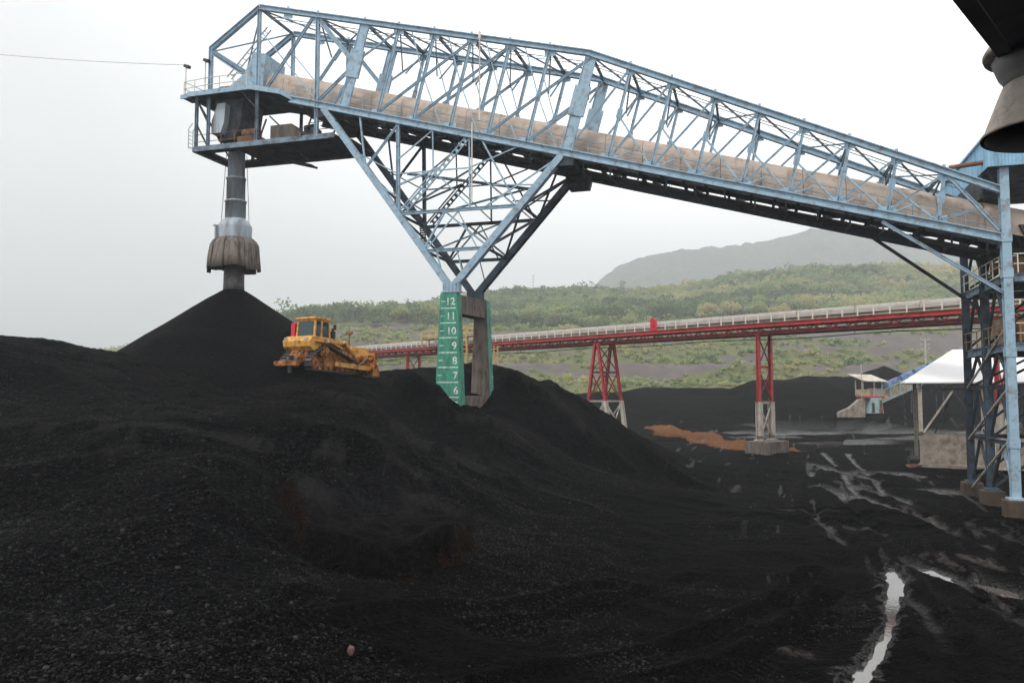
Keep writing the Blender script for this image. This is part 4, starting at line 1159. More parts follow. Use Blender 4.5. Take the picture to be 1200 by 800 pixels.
    mb = MB(); mb.path([(-21.3, .3, 24.6), (-21.75, .3, 24.7), (-21.75, .3, 26.2), (-21.4, .3, 26.6)], .03, 5)
    for k in range(5): mb.tube((-21.75, .3, 24.8 + .3 * k), (-21.75, .8, 24.8 + .3 * k), .02, 5)
    mb.path([(-21.3, .8, 24.6), (-21.75, .8, 24.7), (-21.75, .8, 26.2), (-21.4, .8, 26.6)], .03, 5); mb.build('access_ladder', M['rail_blue'], g)
    for (s, w_, z0, z1) in ((-21.9, 0, 28.6, 30.9), (-19.9, -.3, 28.6, 31.0)):
        mb = MB(); mb.tube((s, w_, z0), (s, w_, z1), .04, 6); f = mb.build('lamp_mast', M['rail'], g)
        mb = MB(); mb.box((s + .1, w_, z1 + .08), (.46, .3, .2), Matrix.Rotation(.3, 3, 'Y')); mb.box((s + .14, w_, z1 - .04), (.36, .24, .05), Matrix.Rotation(.3, 3, 'Y')); mb.build('floodlight', M['black'], g)
    # inclined ladder inside the head frame
    mb = MB()
    for w_ in (1.4, 1.9): mb.tube((-19.2, w_, 30.4), (-15.7, w_, 33.9), .05, 6)
    for k in range(9): mb.tube((-19.0 + .38 * k, 1.4, 30.6 + .38 * k), (-19.0 + .38 * k, 1.9, 30.6 + .38 * k), .03, 5)
    mb.build('ladder', M['rail_blue'], g)
    mb = MB(); mb.beam((-19.6, .1, 31.9), (-16.0, W - .1, 29.4), .3, .3); mb.build('diagonal_brace', M['blue'], g)
    mb = MB(); mb.tube((-13.6, 2.8, 24.3), (-13.6, 4.0, 24.1), .07, 6); mb.beam((-15.3, 3.6, 24.15), (-12.9, 3.6, 23.5), .5, .10); mb.beam((-15.3, 4.3, 24.15), (-12.9, 4.3, 23.5), .08, .16); mb.build('hanging_bracket', M['blue_dark'], g)
build_gantry()

def build_chute():
    c = gw(-18.85, 2.3, 14.1)
    t = thing('loading_chute', 'telescopic grey chute with a brown skirt hanging over the coal cone', 'chute', c, GROT)
    segs = [(.64, 11.4, 8.35), (.70, 8.55, 6.55), (.77, 6.75, 5.0)]
    for r, z1, z0 in segs:
        mb = MB(); mb.lathe([(r - .03, z0), (r, z0), (r, z1), (r + .05, z1 - .02), (r + .05, z1 - .14), (r, z1 - .14)], (0, 0, 0), 28); mb.build('chute_pipe', M['tube'], t)
    mb = MB(); mb.lathe([(.8, 5.3), (.86, 5.25), (1.05, 5.12), (1.26, 4.72), (1.28, 4.6), (1.24, 3.7), (1.24, 3.6), (.7, 3.6)], (0, 0, 0), 28)
    mb.box((-.95, -.75, 4.2), (.5, .35, .9), Matrix.Rotation(.9, 3, 'Z')); mb.box((-1.1, -.6, 4.75), (.7, .25, .1), Matrix.Rotation(.9, 3, 'Z')); mb.build('chute_collar', M['tube'], t)
    # skirt of overlapping hanging strips
    n = 20
    for i in range(n):
        a = 2 * math.pi * i / n; aw = math.pi / n * 1.22
        pr = [(1.26, 3.75), (1.50, 3.52), (1.70, 3.18), (1.80 + random.uniform(-.04, .06), 2.3), (1.92 + random.uniform(-.06, .08), 1.35 + random.uniform(-.22, .18))]
        vs = []; off = .11 * (i % 2)
        for sc in (0, .05):
            for (r, z) in pr:
                for k in range(4):
                    aa = a - aw + 2 * aw * k / 3
                    bow = .05 * (1 if k in (1, 2) else -.6)
                    vs.append(((r + off + bow - sc) * math.cos(aa), (r + off + bow - sc) * math.sin(aa), z))
        m_ = MB(); fs = []
        for L_ in range(2):
            for j in range(len(pr) - 1):
                for k in range(3):
                    b0 = L_ * 20 + j * 4 + k; fs.append((b0, b0 + 1, b0 + 5, b0 + 4))
        for j in range(len(pr) - 1):
            for k in (0, 3): b0 = j * 4 + k; fs.append((b0, b0 + 4, b0 + 24, b0 + 20))
        for k in range(3): b0 = (len(pr) - 1) * 4 + k; fs.append((b0, b0 + 1, b0 + 21, b0 + 20))
        m_.add(vs, fs, True); m_.build('skirt_strip', M['rubber_skirt'], t)
    mb = MB(); mb.lathe([(.72, 3.6), (.74, 3.6), (.76, 1.5), (.78, 0.1), (.80, -.4), (.7, -.4)], (0, 0, 0), 26); mb.build('inner_pipe', M['pipe_dark'], t)
    for a in (0.5, 2.6, 3.9):
        mb = MB(); mb.tube((1.1 * math.cos(a), 1.1 * math.sin(a), 3.6), (.75 * math.cos(a), .75 * math.sin(a), 10.4), .022, 5); mb.build('hoist_rope', M['black'], t)
build_chute()

# ------------------------------------------------------------------ concrete pier with painted depth scale
def text_mesh(s, size, m, bold=.02, depth=.004):
    cu = bpy.data.curves.new('text', 'FONT'); cu.body = s; cu.size = size; cu.offset = bold; cu.extrude = depth
    cu.align_x = 'RIGHT'; cu.align_y = 'BOTTOM'
    o = bpy.data.objects.new('text', cu); COL.objects.link(o)
    dg = bpy.context.evaluated_depsgraph_get(); dg.update()
    me = bpy.data.meshes.new_from_object(o.evaluated_get(dg))
    bpy.data.objects.remove(o); bpy.data.curves.remove(cu)
    me.materials.clear(); me.materials.append(m)
    return me

def build_pier():
    t = thing('concrete_pier', 'concrete portal pier with green depth boards numbered 6 to 12 half buried in coal', 'pier', (GO[0], GO[1], 0), GROT)
    def sl(z): return -.80 - .32 * (12.7 - z) / 12.7 * 1.9, .40 + .32 * (12.7 - z) / 12.7 * 1.6
    def col(ds, w0, w1, name, trim=0):
        mb = MB(); a0, b0 = sl(-1); a1, b1 = sl(12.7); a0 += trim * 1.5; a1 += trim
        v = [(a0 + ds, w0, -1), (b0 + ds, w0, -1), (b0 + ds, w1, -1), (a0 + ds, w1, -1), (a1 + ds, w0, 12.7), (b1 + ds, w0, 12.7), (b1 + ds, w1, 12.7), (a1 + ds, w1, 12.7)]
        mb.add(v, [(0, 1, 2, 3), (4, 5, 6, 7), (0, 1, 5, 4), (1, 2, 6, 5), (2, 3, 7, 6), (3, 0, 4, 7)])
        return mb.build(name, M['concrete_brown'], t, .03)
    col(0, 0, .85, 'column'); col(.5, W + .15, W + 1.05, 'column', .28)
    mb = MB(); mb.prism([(-.62, .85, 12.66), (.36, .85, 12.66), (.40, .85, 11.35), (-.66, .85, 11.35)], (.45, W - .7, 0)); mb.build('head_beam', M['concrete_brown'], t, .03)
    mb = MB(); mb.prism([(-.95, .85, 4.2), (.62, .85, 4.2), (.72, .85, 5.75), (-1.0, .85, 5.75)], (.45, W - .7, 0)); mb.build('tie_beam', M['concrete_brown'], t, .04)
    # green boards: front and right side of the near column, right side of the far one
    mb = MB(); (a1, b1), (a0, b0) = sl(12.7), sl(2)
    mb.prism([(a0, -.012, 2), (b0 + .012, -.012, 2), (b1 + .012, -.012, 12.68), (a1, -.012, 12.68)], (0, .010, 0)); f = mb.build('scale_board', M['green'], t)
    mb = MB(); mb.prism([(b0 + .004, 0, 2), (b0 + .004, .84, 2), (b1 + .004, .84, 12.68), (b1 + .004, 0, 12.68)], (.010, 0, 0)); mb.build('scale_board', M['green'], t)
    mb = MB(); mb.prism([(b0 + .504, W + .16, 2), (b0 + .504, W + 1.04, 2), (b1 + .504, W + 1.04, 12.68), (b1 + .504, W + .16, 12.68)], (.012, 0, 0)); mb.build('scale_board', M['green'], t)
    for n in range(5, 13):
        a, b = sl(n)
        n0, n = n, n - .31
        z = n - .02
        mb = MB(); mb.span((a + .10, -.017, z - .035), (b - .10, -.013, z + .035)); mb.build('metre_mark', M['white_paint'], t)
        if n < 12 or True:
            a2, b2 = sl(n + .45)
            mb = MB(); mb.span((a2 + .12, -.017, n + .42), (a2 + .42, -.013, n + .48)); mb.build('half_mark', M['white_paint'], t)
        o = bpy.data.objects.new('number', text_mesh(str(n0), .70, M['white_paint'], .008, .003)); COL.objects.link(o)
        o.parent = t; o.location = (b - .14, -.018, n + .06); o.rotation_euler = (R(90), 0, 0)
        mb = MB(); mb.span((b + .517, W + .62, z - .035), (b + .524, W + 1.0, z + .035)); mb.build('metre_mark', M['white_paint'], t)
        mb = MB(); mb.span((b + .517, W + .8, n + .42), (b + .524, W + 1.0, n + .48)); mb.build('half_mark', M['white_paint'], t)
build_pier()

# ------------------------------------------------------------------ the bulldozer
def build_dozer():
    x, y = -13.2, 54.6
    z = 7.36
    t = thing('bulldozer', 'yellow tracked bulldozer with ripper and blade on top of the coal heap', 'bulldozer', (x, y, z), (0, R(3.2), math.atan2(.86, .51)))
    t.scale = (.96, .96, .96)
    Y, O, K = M['dozer'], M['dozer_orange'], M['black']
    # tracks: raised sprocket at the rear
    wheels = [(-1.95, .50, .46), (-.95, 1.36, .50), (1.95, .50, .46)]
    for sg in (-1, 1):
        yc = sg * 1.22
        # hull of the three wheels
        pts = []
        for (cx, cz, r) in wheels:
            for i in range(24):
                a = 2 * math.pi * i / 24; pts.append((cx + r * math.cos(a), cz + r * math.sin(a)))
        pts = sorted(set((round(a, 4), round(b, 4)) for a, b in pts))
        def half(ps):
            h = []
            for p in ps:
                while len(h) > 1 and (h[-1][0] - h[-2][0]) * (p[1] - h[-2][1]) - (h[-1][1] - h[-2][1]) * (p[0] - h[-2][0]) <= 0: h.pop()
                h.append(p)
            return h
        hull = half(pts)[:-1] + half(pts[::-1])[:-1]
        mb = MB()
        # belt as shoes along the hull
        per = []; 
        for (a, b) in zip(hull, hull[1:] + hull[:1]): per.append(math.dist(a, b))
        tot = sum(per); ns = 40
        def at(d):
            d %= tot
            for (a, b), l in zip(zip(hull, hull[1:] + hull[:1]), per):
                if d <= l: 
                    k = d / l; return (a[0] + (b[0] - a[0]) * k, a[1] + (b[1] - a[1]) * k)
                d -= l
            return hull[0]
        step = tot / ns
        for i in range(ns):
            a, b = at(i * step), at((i + .9) * step)
            d = Vector((b[0] - a[0], 0, b[1] - a[1])).normalized(); nrm = Vector((d.z, 0, -d.x))
            c = Vector(((a[0] + b[0]) / 2, yc, (a[1] + b[1]) / 2))
            rm = Matrix((d, Vector((0, 1, 0)), nrm)).transposed()
            mb.box(c, (step * .93, .60, .07), rm)
            mb.box(c + nrm * .07 + d * (step * .32), (.05, .60, .10), rm)
        tr = mb.build('track', M['track'], t)
        for (cx, cz, r) in wheels:
            mb = MB(); mb.tube((cx, yc - .16, cz), (cx, yc + .16, cz), r - .07, 20); mb.tube((cx, yc - .27, cz), (cx, yc + .27, cz), r * .62, 18); mb.tube((cx, yc + sg * .27, cz), (cx, yc + sg * .34, cz), r * .30, 12)
            w_ = mb.build('wheel', O, tr)
        mb = MB(); mb.beam((-1.9, yc, .52), (1.9, yc, .52), .3, .34)
        for k in range(6): mb.tube((-1.4 + .56 * k, yc - .2, .22), (-1.4 + .56 * k, yc + .2, .22), .16, 12)
        mb.build('track_frame', O, tr)
    # body
    mb = MB(); mb.span((-2.0, -.78, .75), (2.1, .78, 1.45)); mb.span((-1.9, -1.55, 1.92), (-.2, -.9, 2.0)); mb.build('chassis', O, t)
    mb = MB()
    mb.prism([(-2.35, -1.3, 1.62), (-2.0, -1.3, 1.32), (-.6, -1.3, 1.85), (-.6, -1.3, 2.3), (-2.1, -1.3, 2.38), (-2.45, -1.3, 2.0)], (0, 2.6, 0)); mb.build('rear_body', Y, t, .05)
    mb = MB(); mb.prism([(-.6, -.72, 1.3), (2.35, -.62, 1.2), (2.5, -.62, 2.15), (2.2, -.62, 2.36), (-.6, -.72, 2.5)], (0, 1.34, 0)); hd = mb.build('hood', Y, t, .05)
    for k in range(4):
        mb = MB(); mb.span((.2 + .5 * k, -.735, 1.65), (.6 + .5 * k, -.715, 2.15)); mb.build('side_panel', O, hd)
    mb = MB(); mb.span((2.47, -.5, 1.3), (2.53, .5, 2.1)); mb.build('radiator_grille', K, hd)
    for sg in (-1, 1):
        mb = MB(); mb.prism([(-2.2, sg * 1.3, 2.3), (-.5, sg * 1.3, 2.22), (.9, sg * 1.3, 1.78), (.9, sg * 1.3, 1.70), (-.5, sg * 1.3, 2.1), (-2.2, sg * 1.3, 2.2)], (0, -sg * .55, 0)); mb.build('fender', Y, t)
    # cab
    mb = MB()
    cw, x0, x1, z0, z1 = .84, -1.55, -.05, 2.3, 3.62
    for (a, b) in ((x0, -cw), (x0, cw), (x1, -cw), (x1, cw)): mb.beam((a, b, z0), (a + (.08 if a == x0 else -.12), b * .96, z1), .13, .13)
    mb.span((x0 - .05, -cw - .03, z0 - .05), (x1 + .05, cw + .03, z0 + .12)); mb.span((x0 - .14, -cw - .1, z1), (x1 + .12, cw + .1, z1 + .14)); mb.span((x0, -cw, z1 - .14), (x1 - .1, cw, z1))
    mb.span((-.95, -cw - .03, z0), (-.8, -cw + .05, z1))
    cab = mb.build('cab', Y, t, .02)
    for (a, b) in (((x0 + .03, -cw + .1, z0 + .12), (x0 + .05, cw - .1, z1 - .12)), ((x1 - .1, -cw + .1, z0 + .12), (x1 - .08, cw - .1, z1 - .12)),
                   ((x0 + .1, -cw, z0 + .12), (-.98, -cw + .02, z1 - .1)), ((-.78, -cw, z0 + .12), (x1 - .1, -cw + .02, z1 - .1)), ((x0 + .1, cw - .02, z0 + .12), (x1 - .1, cw, z1 - .1))):
        mb = MB(); mb.span(a, b); mb.build('window', M['glass'], cab)
    mb = MB(); mb.span((-1.1, -.28, 2.4), (-.95, .28, 3.1)); mb.span((-1.1, -.28, 2.42), (-.5, .28, 2.7)); mb.build('seat', K, cab)
    mb = MB(); mb.tube((-.8, -.2, z1 + .14), (-.8, -.2, z1 + .27), .08, 10); mb.build('beacon', M['rust'], cab)
    # tail lamps, red box, mirrors, stacks
    for (yy) in (-.95, .98):
        mb = MB(); mb.box((-2.44, yy, 2.16), (.07, .26, .17)); mb.build('tail_lamp', M['off_white'], t)
    mb = MB(); mb.box((-.62, -1.34, 2.12), (.12, .14, .16)); mb.box((-.69, -1.34, 2.12), (.03, .18, .2)); mb.build('work_lamp', M['off_white'], t)
    mb = MB(); mb.span((-1.6, 1.05, 2.35), (-1.0, 1.42, 3.4)); mb.span((-1.75, 1.0, 2.3), (-.9, 1.5, 2.42)); o = mb.build('tank', M['red_bright'], t, .05); o['label'] = 'bright red upright tank left of the cab'
    for yy in (-.42, .42):
        mb = MB(); mb.tube((.72, yy, 2.3), (.72, yy, 3.0), .09, 10); mb.tube((.72, yy, 3.0), (.62, yy, 3.22), .08, 10); mb.tube((.72, yy, 2.45), (.72, yy, 3.0), .18, 10); mb.build('exhaust_stack', K, t)
    mb = MB(); mb.path([(.05, -1.0, 2.6), (.15, -1.1, 3.3), (.12, -1.1, 3.4)], .03, 6); mb.box((.12, -1.14, 3.2), (.08, .22, .36)); mb.build('mirror', K, t)
    mb = MB(); mb.tube((2.1, -.75, 1.6), (2.1, -.75, 3.05), .05, 8); mb.box((2.1, -.75, 3.08), (.2, .46, .14)); mb.build('light_post', O, t)
    mb = MB(); mb.box((2.18, -.75, 2.96), (.06, .2, .14)); mb.build('work_lamp', M['off_white'], t)
    # ripper at the back
    mb = MB(); mb.span((-3.0, -.72, .22), (-2.65, 1.45, .58)); rp = mb.build('ripper_beam', O, t, .04)
    for yy in (-.45, .45):
        mb = MB(); mb.beam((-2.05, yy, .75), (-2.85, yy, .42), .2, .22); mb.build('ripper_arm', O, rp)
        mb = MB(); mb.tube((-2.0, yy * .8, 1.35), (-2.8, yy * .8, .6), .10, 10); mb.build('cylinder', M['concrete_brown'], rp)
    mb = MB(); mb.span((-2.9, -.12, -.25), (-2.7, .12, .95)); mb.build('ripper_shank', K, rp)
    mb = MB(); mb.tube((-2.15, .1, 1.02), (-2.45, .1, 1.02), .34, 16); mb.tube((-2.3, -.5, .95), (-2.3, .5, .95), .22, 12); mb.build('winch_drum', O, t)
    # blade with push arms and tilt cylinders
    n = 9; bh = 1.75
    prof = [(3.55 + .32 * (2 * i / n - 1) ** 2, -.05 + bh * i / n) for i in range(n + 1)]
    mb = MB(); vs = []
    for yy in (-2.12, 2.12):
        for (a, b) in prof: vs.append((a, yy, b))
        for (a, b) in prof[::-1]: vs.append((a - .09, yy, b))
    k = 2 * (n + 1)
    mb.add(vs, [(i, (i + 1) % k, k + (i + 1) % k, k + i) for i in range(k)]); mb.add(vs[:k], [tuple(range(k))]); mb.add(vs[k:], [tuple(range(k))])
    for yy in (-2.12, 2.12): mb.prism([(3.3, yy - .03, -.05), (4.0, yy - .03, -.05), (3.95, yy - .03, .5), (3.62, yy - .03, .9), (3.95, yy - .03, bh - .1), (3.4, yy - .03, bh)], (0, .06, 0))
    for yy in (-1.6, -.8, 0, .8, 1.6): mb.span((3.28, yy - .05, .15), (3.55, yy + .05, 1.5))
    mb.span((3.25, -2.0, .45), (3.5, 2.0, .65)); mb.span((3.25, -2.0, 1.15), (3.5, 2.0, 1.35)); bl = mb.build('blade', O, t)
    mb = MB(); mb.span((3.5, -2.1, -.15), (3.9, 2.1, .02)); mb.build('cutting_edge', M['track'], bl)
    for sg in (-1, 1):
        mb = MB(); mb.beam((-.2, sg * 1.72, .55), (3.4, sg * 1.72, .5), .18, .32); mb.build('push_arm', Y, t)
        mb = MB(); mb.tube((2.2, sg * 1.7, .62), (3.3, sg * 1.55, 1.3), .08, 10); mb.build('cylinder', M['concrete_brown'], t)
        mb = MB(); mb.tube((1.7, sg * .78, 2.15), (3.35, sg * .8, .85), .09, 10); mb.tube((1.6, sg * .78, 2.3), (2.5, sg * .78, 1.55), .13, 10); mb.build('lift_cylinder', Y, t)
    mb = MB(); mb.prism([(2.5, -.7, 2.1), (3.3, -1.6, 2.0), (3.4, -1.6, 1.5), (2.6, -.7, 1.4)], (0, .06, 0)); mb.build('guard_plate', Y, t)
build_dozer()

# ------------------------------------------------------------------ red conveyor crossing behind the heap
RQ = Vector((26.64, 84.0, 0)); RE = Vector((.67, -.742, 0)).normalized(); RA = math.atan2(RE.y, RE.x)
def rw(x, y, z=0):
    return Vector((RQ.x + x * RE.x - y * RE.y, RQ.y + x * RE.y + y * RE.x, z))

def build_red_conveyor():
    t = thing('red_conveyor', 'long red lattice conveyor bridge with a grey tube cover crossing behind the heap', 'conveyor', (RQ.x, RQ.y, 0), (0, 0, RA))
    X0, X1, Z = -98.0, 26.0, 12.15
    for yy, mm in ((-1.15, M['red']), (1.15, M['red_dark'])):
        mb = MB(); mb.hbeam((X0, yy, Z + .86), (X1, yy, Z + .86), .34, .44, .05); mb.build('top_chord', M['red'], t)
        mb = MB(); mb.hbeam((X0, yy, Z - .02), (X1, yy, Z - .02), .28, .26, .04); mb.build('bottom_chord', M['red_dark'], t)  # shaded underside painted as a darker red than the lit top chord
        mb = MB(); x = X0; k = 0
        while x < X1 - 1:
            a, b = ((Z + .08, Z + .7) if k % 2 == 0 else (Z + .7, Z + .08))
            mb.beam((x, yy, a), (x + 1.0, yy, b), .12, .10); x += 1.0; k += 1
        mb.build('lattice', M['red_dark'], t)
    mb = MB(); mb.span((X0, -1.1, Z + .7), (X1, 1.1, Z + .76)); mb.span((X0, -.6, Z + .12), (X1, .6, Z + .3)); mb.build('floor_deck', M['red_dark'], t)
    # cover in sheets
    n = 10; x = X0
    while x < X1:
        mb = MB(); e = min(x + 6.0, X1); vs = []
        for xx in (x, e - .05):
            vs += [(xx, -.25 - .66 * math.cos(math.pi * 1.15 * i / n - .24) + .35, Z + 1.58 + .60 * math.sin(math.pi * 1.15 * i / n - .24)) for i in range(n + 1)]
        k = n + 1
        mb.add(vs, [(i, i + 1, k + i + 1, k + i) for i in range(k - 1)], True); mb.add(vs[:k], [tuple(range(k))]); mb.add(vs[k:], [tuple(range(k))])
        mb.build('belt_cover', M['grey_cover'], t); x += 6.0
    pm = MB(); pm.box((0, 0, .5), (.13, .07, 1.0)); me = pm.mesh('rail_post', M['rail'])
    x = X0 + .6
    while x < X1:
        inst('rail_post', me, t, (x, -1.22, Z + 1.08)); x += 1.5
    for h in (.45, .98):
        mb = MB(); mb.beam((X0, -1.22, Z + 1.08 + h), (X1, -1.22, Z + 1.08 + h), .04, .05); mb.build('handrail', M['rail'], t)
    xb = -13.6
    mb = MB(); mb.span((xb - .38, -1.35, Z + 1.08), (xb + .38, -1.0, Z + 2.4)); mb.span((xb - .14, -1.45, Z + 1.5), (xb + .14, -1.3, Z + 2.6)); o = mb.build('equipment_box', M['red_bright'], t, .03)
    mb = MB(); pts = [(X0 + 4 * i, -.6, Z - .62 - .10 * math.sin(i * 1.3)) for i in range(31)]; mb.path(pts, .05, 5)
    mb.build('service_cable', M['black'], t)
    mb = MB()
    for i in range(0, 31, 3): mb.beam((X0 + 4 * i, -.6, Z - .62), (X0 + 4 * i, -.6, Z), .05, .05)
    mb.build('cable_hanger', M['red_dark'], t)
build_red_conveyor()

def trestle_flat(x, label, base_z):
    o = rw(x, 0, 0)
    t = thing('trestle', label, 'trestle', (o.x, o.y, base_z), (0, 0, RA), group='trestles under the red conveyor')
    top = 12.1 - base_z; wz = 4.9 - base_z
    for yy in (-1.2, 1.2):
        mb = MB(); mb.hbeam((0, yy, wz), (0, yy, top), .36, .36, .06, (1, 0, 0)); lg = mb.build('leg', M['red'], t)
        mb = MB(); mb.hbeam((0, yy, 0), (0, yy, wz + .1), .62, .52, .07, (1, 0, 0)); mb.box((0, yy, .05), (.9, .8, .1)); mb.build('leg_foot', M['off_white'], lg)
    for z, m in ((wz + .02, M['off_white']), (wz + (top - wz) * .52, M['red'])):
        mb = MB(); mb.hbeam((0, -1.2, z), (0, 1.2, z), .2, .26, .04); mb.build('cross_beam', m, t)
    for z0, z1, m in ((.3, wz - .2, M['off_white']), (wz + .3, wz + (top - wz) * .5, M['red_dark']), (wz + (top - wz) * .54, top - .2, M['red_dark'])):
        for s in (-1, 1):
            mb = MB(); mb.beam((.02 * s, -1.15 * s, z0), (.02 * s, 1.15 * s, z1), .14 if m is M['off_white'] else .1, .14 if m is M['off_white'] else .1); mb.build('cross_brace', m, t)
    return t
trestle_flat(0, 'red trestle with white lower legs standing on the brown concrete block', 1.0)
trestle_flat(22.2, 'red trestle seen through the blue tower in front of the white roof', -.4)
def pad():
    mb = MB(); mb.prism([(-1.25, -2.1, -.5), (1.35, -2.1, -.5), (1.35, 2.3, -.5), (-1.25, 2.3, -.5)], (0, 0, 1.5)); mb.box((.2, -1.2, 1.53), (.9, .8, .06)); mb.box((.2, 1.2, 1.53), (.9, .8, .06))
    o = mb.build('foundation_block', M['concrete_brown'], None, .05)
    c = rw(0, 0, 0); o.location = (c.x, c.y, -.08); o.rotation_euler = (0, 0, RA)
    tag(o, 'brown concrete block under the single red trestle', 'foundation block')
pad()

def trestle_aframe(x, base_z, label):
    o = rw(x, 0, 0)
    t = thing('trestle', label, 'trestle', (o.x, o.y, base_z), (0, 0, RA), group='trestles under the red conveyor')
    top = 12.1 - base_z; wz = 4.9 - base_z; sp = 2.1
    def px(z): return .25 + (sp - .25) * (1 - z / top)
    for yy in (-1.5, 1.5):
        for s in (-1, 1):
            mb = MB(); mb.hbeam((s * px(wz), yy, wz), (s * px(top), yy, top), .32, .32, .05, (0, 1, 0)); lg = mb.build('leg', M['red'], t)
            mb = MB(); mb.hbeam((s * px(-.5), yy, -.5), (s * px(wz), yy, wz + .05), .46, .42, .06, (0, 1, 0)); mb.build('leg_foot', M['off_white'], lg)
    for yy in (-1.5, 1.5):
        for z, m in ((wz, M['off_white']), (wz + (top - wz) * .5, M['red_dark'])):
            mb = MB(); mb.hbeam((-px(z), yy, z), (px(z), yy, z), .18, .2, .03); mb.build('cross_beam', m, t)
        for z0, z1, m in ((0, wz - .1, M['off_white']), (wz + .1, wz + (top - wz) * .5, M['red_dark'])):
            for s in (-1, 1):
                mb = MB(); mb.beam((-s * px(z0), yy + .03 * s, z0), (s * px(z1), yy + .03 * s, z1), .13, .13); mb.build('cross_brace', m, t)
    for s in (-1, 1):
        for z, m in ((wz, M['off_white']), (wz + (top - wz) * .5, M['red_dark'])):
            mb = MB(); mb.hbeam((s * px(z), -1.5, z), (s * px(z), 1.5, z), .18, .2, .03); mb.build('cross_beam', m, t)
        for z0, z1, m in ((0, wz - .1, M['off_white']), (wz + .1, wz + (top - wz) * .5, M['red_dark']), (wz + (top - wz) * .52, top - .2, M['red_dark'])):
            for k in (-1, 1):
                mb = MB(); mb.beam((s * px(z0), -1.45 * k, z0), (s * px(z1), 1.45 * k, z1), .1, .1); mb.build('cross_brace', m, t)
trestle_aframe(-22.3, .6, 'red and white A-frame trestle rising behind the coal heap')
trestle_flat(-64, 'far red trestle beside the bulldozer blade, half hidden by coal', .5)

def build_yellow_access():
    o = rw(-47.0, -2.6, 0)
    t = thing('access_tower', 'yellow railed access tower and ladder behind the green numbered pier', 'access tower', (o.x, o.y, 1), (0, 0, RA))
    Yl = M['yellow_rail']
    for xx in (-10.4, -6.8, -3.4, -.75, .75):
        for yy in (-.5, .9):
            mb = MB(); mb.beam((xx, yy, 0 if abs(xx) < 1 else 12.2), (xx, yy, 14.6), .16, .16); mb.build('post', Yl, t)
    for z in (13.8, 14.55):
        mb = MB(); mb.beam((-10.4, -.5, z), (.75, -.5, z), .11, .11); mb.beam((-10.4, .9, z), (.75, .9, z), .11, .11); mb.build('rail', Yl, t)
    mb = MB(); mb.span((-10.5, -.55, 13.1), (.9, .95, 13.2)); mb.build('platform', M['rust'], t)
    mb = MB()
    for k in range(24): mb.beam((-.7, -.55, .5 + .6 * k), (.7, -.55, .5 + .6 * k), .09, .09)
    mb.build('ladder', Yl, t)
    for z in (4, 8): mb = MB(); mb.beam((-.75, .9, z), (.75, -.5, z + 3.5), .1, .1); mb.build('brace', Yl, t)
    o = rw(-40.9, -2.4, 0)
    t2 = thing('ladder_cage', 'narrow yellow caged ladder to the right of the green pier', 'ladder', (o.x, o.y, 4), (0, 0, RA))
    for xx in (-.8, 0, .8):
        mb = MB(); mb.beam((xx, 0, 0), (xx, 0, 8.6), .13, .13); mb.build('rail', Yl, t2)
    mb = MB()
    for k in range(14): mb.beam((-.8, 0, .3 + .6 * k), (.8, 0, .3 + .6 * k), .10, .10)
    mb.build('rungs', Yl, t2)
build_yellow_access()

